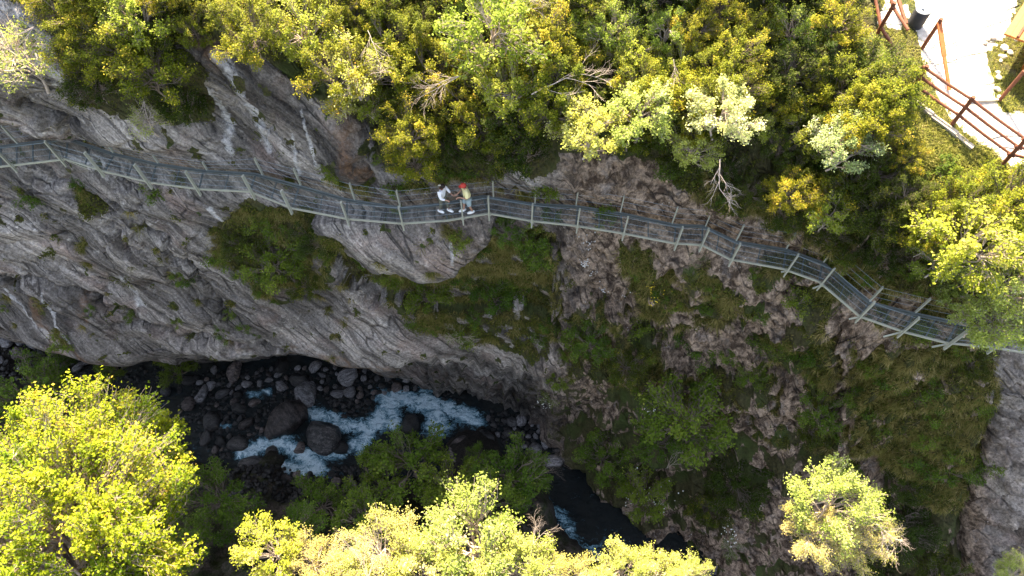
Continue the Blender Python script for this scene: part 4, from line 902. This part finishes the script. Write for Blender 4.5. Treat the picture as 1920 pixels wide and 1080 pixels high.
# ---------------------------------------------------------------- boulders in the stream bed
def rock_mesh(seed, sub=3, flat=.75, ang=.25):
    rg = np.random.default_rng(seed); bm = bmesh.new(); bmesh.ops.create_icosphere(bm, subdivisions=sub, radius=1)
    V = np.array([v.co for v in bm.verts]); 
    for _ in range(9):                                                      # facets
        n = rg.normal(size=3); n /= np.linalg.norm(n); h = rg.uniform(.62, .95); d_ = V@n; V -= np.where(d_ > h, (d_-h)*.85, 0)[:, None]*n
    V *= (1+fbm(V*1.1+seed, 4)*ang)[:, None]; V += V*(fbm(V*5+seed, 3)*.04)[:, None]; V[:, 2] *= flat
    for v, c in zip(bm.verts, V): v.co = c
    me = bpy.data.meshes.new('boulder'); bm.to_mesh(me); bm.free()
    for p in me.polygons: p.use_smooth = True
    return me
RK = []
for i in range(7):
    ms = []
    base_ = rock_mesh(40+i, 4 if i < 3 else 3)
    for mt in ('boulder', 'boulder_dark', 'boulder_pink'):
        m_ = base_.copy(); m_.materials.append(M[mt]); ms.append(m_)
    RK.append(ms)
BIG = [(573, 740, 23, 27, 20, 0, 'rounded pale grey boulder above the big ridged one in the stream'), (541, 788, 34, 46, 40, 2, 'biggest ridged oval boulder in the middle of the stream'), (606, 818, 34, 36, 10, 1, 'large dark boulder with white specks right of the ridged oval one'), (471, 871, 29, 17, 0, 1, 'flat wet black boulder left of the foam'),
 (378, 739, 12, 20, 10, 0, 'tall pale boulder standing alone left in the stream bed'), (352, 757, 12, 16, 0, 2, 'brownish boulder left of the tall pale one'), (309, 734, 10, 12, 0, 0, 'small round pale boulder farthest left in the open stream bed'), (438, 697, 13, 24, 15, 2, 'long upright boulder by the foot of the left wall'), (655, 704, 22, 19, -20, 0, 'grey boulder under the lip, right of the centre of the left wall'), (560, 712, 18, 14, 0, 1, 'dark boulder under the lip above the rounded pale one'),
 (508, 845, 12, 11, 0, 1, 'small black boulder ringed by foam'), (562, 840, 12, 13, 0, 2, 'brown boulder at the right of the foam pool'), (445, 832, 20, 16, 0, 1, 'dark boulder above the flat black one'), (1003, 843, 13, 15, 0, 0, 'round grey boulder at the bend of the stream'), (1022, 830, 8, 12, 20, 0, 'narrow grey boulder right of the round one at the bend'), (520, 915, 46, 30, 10, 2, 'broad pinkish rock hump at the near edge of the foam'), (590, 925, 30, 18, 30, 2, 'pinkish rock beside the broad hump'),
 (395, 790, 16, 22, -20, 1, 'dark boulder left of the biggest ridged one'), (640, 840, 16, 14, 0, 1, 'dark boulder between the two foam chutes'), (770, 795, 18, 22, 0, 1, 'dark boulder in the middle of the wide foam'), (1035, 865, 22, 14, 0, 0, 'broad flat grey boulder below the bend stones'), (60, 645, 12, 10, 0, 0, 'pale stone near the left edge under the wall'), (35, 662, 16, 13, 30, 2, 'larger stone near the left edge under the wall'), (10, 640, 12, 12, 0, 0, 'stone at the very left edge under the wall'), (870, 850, 36, 40, 20, 2, 'brown mossy rock mound between the dark trees and the stream'), (905, 825, 26, 20, 0, 1, 'dark side of the brown mound by the stream')]
placed = []
for i, (x, y, rx, ry, ro, mt, lab) in enumerate(BIG):
    zz = -21.85; p = at(x, y, zz); k = scale_at(p); o = link('boulder', RK[i % 7][mt], None, p-Vector((0, 0, .1)))
    o.scale = (rx/k, ry/k, (rx+ry)/2/k*.95); o.rotation_euler.z = R_(-ro); tag(o, lab, 'boulder'); placed.append((x, y, max(rx, ry)))
def scatter_rocks(poly, n, r0, r1, mts, label, group, zz=-22.0, pad=.8):
    xs = [p[0] for p in poly]; ys = [p[1] for p in poly]; c = 0
    for _ in range(n*40):
        if c >= n: break
        x = random.uniform(min(xs), max(xs)); y = random.uniform(min(ys), max(ys)); r = r0+(r1-r0)*random.random()**2.2
        if not inpoly(poly, np.array([x]), np.array([y]))[0]: continue
        if any((x-a)**2+(y-b)**2 < ((r+q)*pad)**2 for a, b, q in placed): continue
        p = at(x, y, zz); k = scale_at(p); o = link('boulder', RK[random.randrange(7)][random.choice(mts)], None, p)
        o.scale = (r/k*random.uniform(.8, 1.3), r/k*random.uniform(.7, 1.1), r/k*random.uniform(.7, 1)); o.rotation_euler = (random.uniform(-.3, .3), random.uniform(-.3, .3), random.uniform(0, 6.28))
        tag(o, label, 'boulder', group); placed.append((x, y, r)); c += 1
scatter_rocks([(410, 685), (760, 685), (790, 730), (690, 740), (640, 750), (600, 735), (480, 725), (420, 745), (340, 720)], 62, 5, 17, [0, 0, 1, 2], 'grey stone in the dark boulder belt under the overhanging left wall', 'stones under the left wall')
scatter_rocks([(380, 740), (480, 740), (500, 820), (450, 830), (400, 860), (370, 780)], 30, 4, 15, [1, 1, 2], 'dark wet stone left of the ridged boulder', 'wet stones left of the ridged boulder')
scatter_rocks([(640, 745), (720, 735), (690, 770), (640, 785), (610, 760)], 12, 5, 12, [1, 1, 2], 'dark stone between the boulders and the foam', 'stones beside the foam')
scatter_rocks([(915, 780), (1060, 780), (1080, 860), (1000, 875), (970, 820), (920, 815)], 40, 5, 12, [0, 0, 1], 'grey cobble at the bend of the stream under the cleft', 'cobbles at the bend', zz=-21.9)
scatter_rocks([(-10, 620), (90, 645), (200, 690), (120, 690), (-10, 700)], 20, 5, 12, [0, 1], 'stone on the dark shore by the left edge', 'stones by the left edge', zz=-21.9)
scatter_rocks([(1280, 1040), (1320, 1050), (1440, 1090), (1300, 1090)], 26, 3, 8, [0, 0, 1], 'small grey cobble at the foot of the right slope', 'cobbles at the foot of the right slope', zz=-21.7)
scatter_rocks([(410, 895), (700, 880), (690, 950), (430, 960)], 40, 5, 15, [1, 2, 2], 'brown stone on the shaded near bank', 'stones on the near bank', zz=-21.2)
rg = np.random.default_rng(31); VV = []; FF = []; nb = 0
ico = rock_mesh(99, 1, .8); iv = np.array([v.co for v in ico.vertices]); fi = np.array([p.vertices for p in ico.polygons])
polys = [[(340, 690), (800, 690), (900, 780), (760, 760), (640, 800), (560, 760), (480, 830), (400, 880), (330, 780)], [(900, 770), (1070, 780), (1080, 870), (960, 860)], [(-60, 610), (120, 650), (330, 690), (330, 710), (-60, 720)], [(400, 890), (720, 870), (720, 960), (400, 960)], [(1250, 1020), (1460, 1100), (1260, 1100)]]
for i in range(5200):
    pl = polys[rg.choice(5, p=[.5, .12, .12, .2, .06])]; x = rg.uniform(min(a for a, b in pl), max(a for a, b in pl)); y = rg.uniform(min(b for a, b in pl), max(b for a, b in pl))
    if not inpoly(pl, np.array([x]), np.array([y]))[0]: continue
    p = at(x, y, -22.05); s = rg.uniform(.06, .22); c_, s_ = math.cos(i), math.sin(i); v = iv*np.array([1.2, .9, .7])*s
    v = np.stack([v[:, 0]*c_-v[:, 1]*s_, v[:, 0]*s_+v[:, 1]*c_, v[:, 2]], 1)+np.array(p); v[:, 2] += (bankz(p.x, p.y)+22.1 if bankz(p.x, p.y) > -22.1 else 0)
    VV.append(v); FF.append(fi+nb); nb += len(iv)
tag(link('pebbles', mesh_np('pebbles', np.concatenate(VV), np.concatenate(FF), M['boulder_dark'], True)), 'loose pebbles and cobbles between the boulders of the stream bed', 'pebbles', kind='stuff')

# ---------------------------------------------------------------- gravel terrace, top right
def tz(x, y): return ground(x, y)[0].z
def gp(px, py, h=0):
    p, n = ground(px, py); return p+Vector((0, 0, h))
def seg(px, py, px2, py2, h):                                                # a post from its foot to a height
    a = gp(px, py); return a
fence = tag(empty('timber_fence', gp(1783, 238)), 'brown round timber fence with three rails along the gravel terrace', 'fence')
def fc(mb, name, mat=None, par=None, org=None):
    o = mb.build(name, mat or M['wood_brown']); o.parent = par or fence; o.matrix_parent_inverse = Matrix.Translation(-(par or fence).location); return o
FP = [(1700, 180), (1783, 238), (1878, 307), (1990, 330)]
FPB = [gp(x, y) for x, y in FP]; FH = 1.25
for p in FPB:
    g = MB(); g.tube([p-Vector((0, 0, .2)), p+Vector((0, 0, FH))], .065, 10); fc(g, 'post')
for h in (.45, .80, 1.14):
    for a, b in zip(FPB[:-1], FPB[1:]):
        m_ = (a+b)/2+Vector((0, 0, h-.02)); g = MB(); e = (b-a).normalized()*.12
        g.tube([a+Vector((0, 0, h))-e, m_, b+Vector((0, 0, h))+e], [.052, .048, .045], 8); fc(g, 'rail')
f2 = tag(empty('timber_fence', gp(1645, 62)), 'brown timber fence section at the top edge beside the gravel path', 'fence')
A = [gp(1600, -60), gp(1645, 62), gp(1672, 110)]
for p in A[:2]:
    g = MB(); g.tube([p-Vector((0, 0, .2)), p+Vector((0, 0, 1.25))], .065, 10); fc(g, 'post', par=f2)
for h in (.25, 1.1):
    g = MB(); g.tube([A[0]+Vector((0, 0, h)), A[1]+Vector((0, 0, h)), A[2]+Vector((0, 0, h))], .055, 8); fc(g, 'rail', par=f2)
B = [gp(1650, -50), gp(1690, 58)]
g = MB(); g.bar(B[0]+Vector((0, 0, .35)), B[1]+Vector((0, 0, .35)), .10, .08); fc(g, 'rail', par=f2)
# leaning orange board
g = MB(); p = gp(1728, 92); g.tube([p-Vector((0, 0, .2)), p+Vector((0, 0, 1.25))], .065, 10); tag(g.build('wooden_post', M['wood_brown']), 'brown wooden post at the head of the leaning orange beam', 'post')
g = MB(); a = gp(1728, 92, 1.1); b = gp(1776, 172, .10); 
g.bar(a, a.lerp(b, .5), .16, .05); g.bar(a.lerp(b, .5), b, .11, .045); tag(g.build('timber_beam', M['wood_orange']), 'orange brown timber beam leaning from the fence post down to the path', 'beam')
g = MB(); a = gp(1873, 190); g.tube([a-Vector((0, 0, .1)), a+Vector((0, 0, 1.3))], .06, 10); po = tag(g.build('wooden_post', M['wood_brown']), 'single brown wooden post on the grass below the hut', 'post')
# low concrete wall and edging
g = MB(); pts = [gp(1705, 186), gp(1745, 218), gp(1790, 256), gp(1822, 280)]
for a, b in zip(pts[:-1], pts[1:]): g.bar(a+Vector((0, 0, -.05)), b+Vector((0, 0, -.02)), .20, .22)
tag(g.build('concrete_wall', M['concrete']), 'low pale concrete wall along the edge under the timber fence', 'wall')
g = MB(); g.bar(gp(1812, 192, .03), gp(1868, 190, .03), .08, .12); tag(g.build('concrete_edging', M['concrete']), 'short straight concrete kerb across the gravel terrace', 'kerb')
# rolled mat / ring bin
rt = tag(empty('rubber_roll', gp(1712, 46)), 'dark cylindrical roll with pale ringed top beside the path', 'roll')
M['roll_side'] = plain('roll_side', (.025, .028, .035), .6); M['roll_top'] = plain('roll_top', (.20, .22, .25), .6, var=.2)
def lathe(prof, k=28):
    V = [(r*math.cos(2*math.pi*j/k), r*math.sin(2*math.pi*j/k), z) for r, z in prof for j in range(k)]
    F = [(i*k+j, i*k+(j+1) % k, (i+1)*k+(j+1) % k, (i+1)*k+j) for i in range(len(prof)-1) for j in range(k)]; return V, F
V, F = lathe([(.27, 0), (.27, .62), (.255, .64)]); link('side', mesh_np('roll_side', V, F, M['roll_side'], True), rt)
V, F = lathe([(.255, .64), (.235, .66), (.21, .63), (.19, .66), (.16, .63), (.14, .66), (.11, .63), (.09, .66), (.05, .62), (.03, .40)]); link('top', mesh_np('roll_top', V, F, M['roll_top'], True), rt)
# white rocks lining the grass
SR = [(1862, 78, 12), (1880, 90, 13), (1893, 100, 9), (1878, 108, 11), (1868, 135, 8), (1872, 148, 9), (1868, 172, 10), (1872, 182, 7), (1850, 72, 8), (1845, 84, 7), (1905, 78, 10), (1876, 118, 6)]
WR = [RK[i][0].copy() for i in range(3)]
for m_ in WR: m_.materials.clear(); m_.materials.append(M['white_stone'])
for i, (x, y, r) in enumerate(SR):
    p = gp(x, y, .04); k = scale_at(p); o = link('white_rock', WR[i % 3], None, p); o.scale = (r/k*.72, r/k*.6, r/k*.5); o.rotation_euler.z = i
    tag(o, 'white rock in the row between the gravel terrace and the grass by the hut', 'rock', 'white rocks edging the gravel')
# hut, mostly out of the picture
h0 = gp(1905, 118); hut = tag(empty('hut', h0), 'wooden hut with an orange plank roof cut off by the right edge', 'hut')
def local(v): return Vector(v)
ez = 1.2; M['plank'] = None
m, nt, b = newmat('orange_planks', .6, .3); tc = nt.nodes.new('ShaderNodeTexCoord'); wv = N(nt, 'ShaderNodeTexWave', Scale=1.7, Distortion=.6); wv.bands_direction = 'X'
nt.links.new(mapping(nt, tc.outputs['Object'], (1, 1, 1), (0, 0, R_(38))), wv.inputs['Vector'])
c = mixc(nt, mrange(nt, wv.outputs[1], 0, .12), (.10, .035, .010), (.36, .13, .022)); c = mixc(nt, 1., c, mrange(nt, noise(nt, tc.outputs['Object'], 4, 6), .3, .7, .75, 1.25), 'MULTIPLY'); nt.links.new(c, b.inputs['Base Color']); M['plank'] = m
c0 = at(1883, 62, h0.z+ez); c1 = at(1935, -18, h0.z+ez); c2 = at(1935, 102, h0.z+ez)
e1 = (c1-c0).normalized(); e2 = (c2-c0).normalized(); L1, L2 = 5.0, 3.2
rise = Vector((0, 0, .9)); q0, q1, q2, q3 = c0, c0+e1*L1, c0+e1*L1+e2*L2+rise, c0+e2*L2+rise
def slab(P, th, name, mat):
    g = MB(); n = (P[1]-P[0]).cross(P[3]-P[0]).normalized()
    if n.z < 0: n = -n
    g.v = list(P)+[p-n*th for p in P]; g.f = [(3, 2, 1, 0), (4, 5, 6, 7)]+[(i, (i+1) % 4, 4+(i+1) % 4, 4+i) for i in range(4)]
    return fc(g, name, mat, hut)
slab([q0, q1, q2, q3], .07, 'roof', M['plank'])
g = MB(); g.bar(q0+e2*.42+Vector((0, 0, .16)), q1+e2*.42+Vector((0, 0, .16)), .07, .06); fc(g, 'roof_batten', M['wood_brown'], hut)
w0 = c0+e1*1.0+e2*1.3; w1 = w0+e1*(L1-2); w2 = w0+e2*1.6
for a, b in ((w0, w1), (w0, w2)):
    g = MB(); za = h0.z-.3; g.bar(Vector((a.x, a.y, (za+h0.z+ez)/2)), Vector((b.x, b.y, (za+h0.z+ez)/2)), .12, ez+.2); fc(g, 'wall', M['plank'], hut)
# thin cable lying across the terrace
g = MB(); g.tube([gp(1752, 124, .02), gp(1780, 114, .02), gp(1815, 105, .02), gp(1852, 101, .02)], .010, 5); tag(g.build('cable', M['dark']), 'thin dark cable lying across the gravel terrace', 'cable')
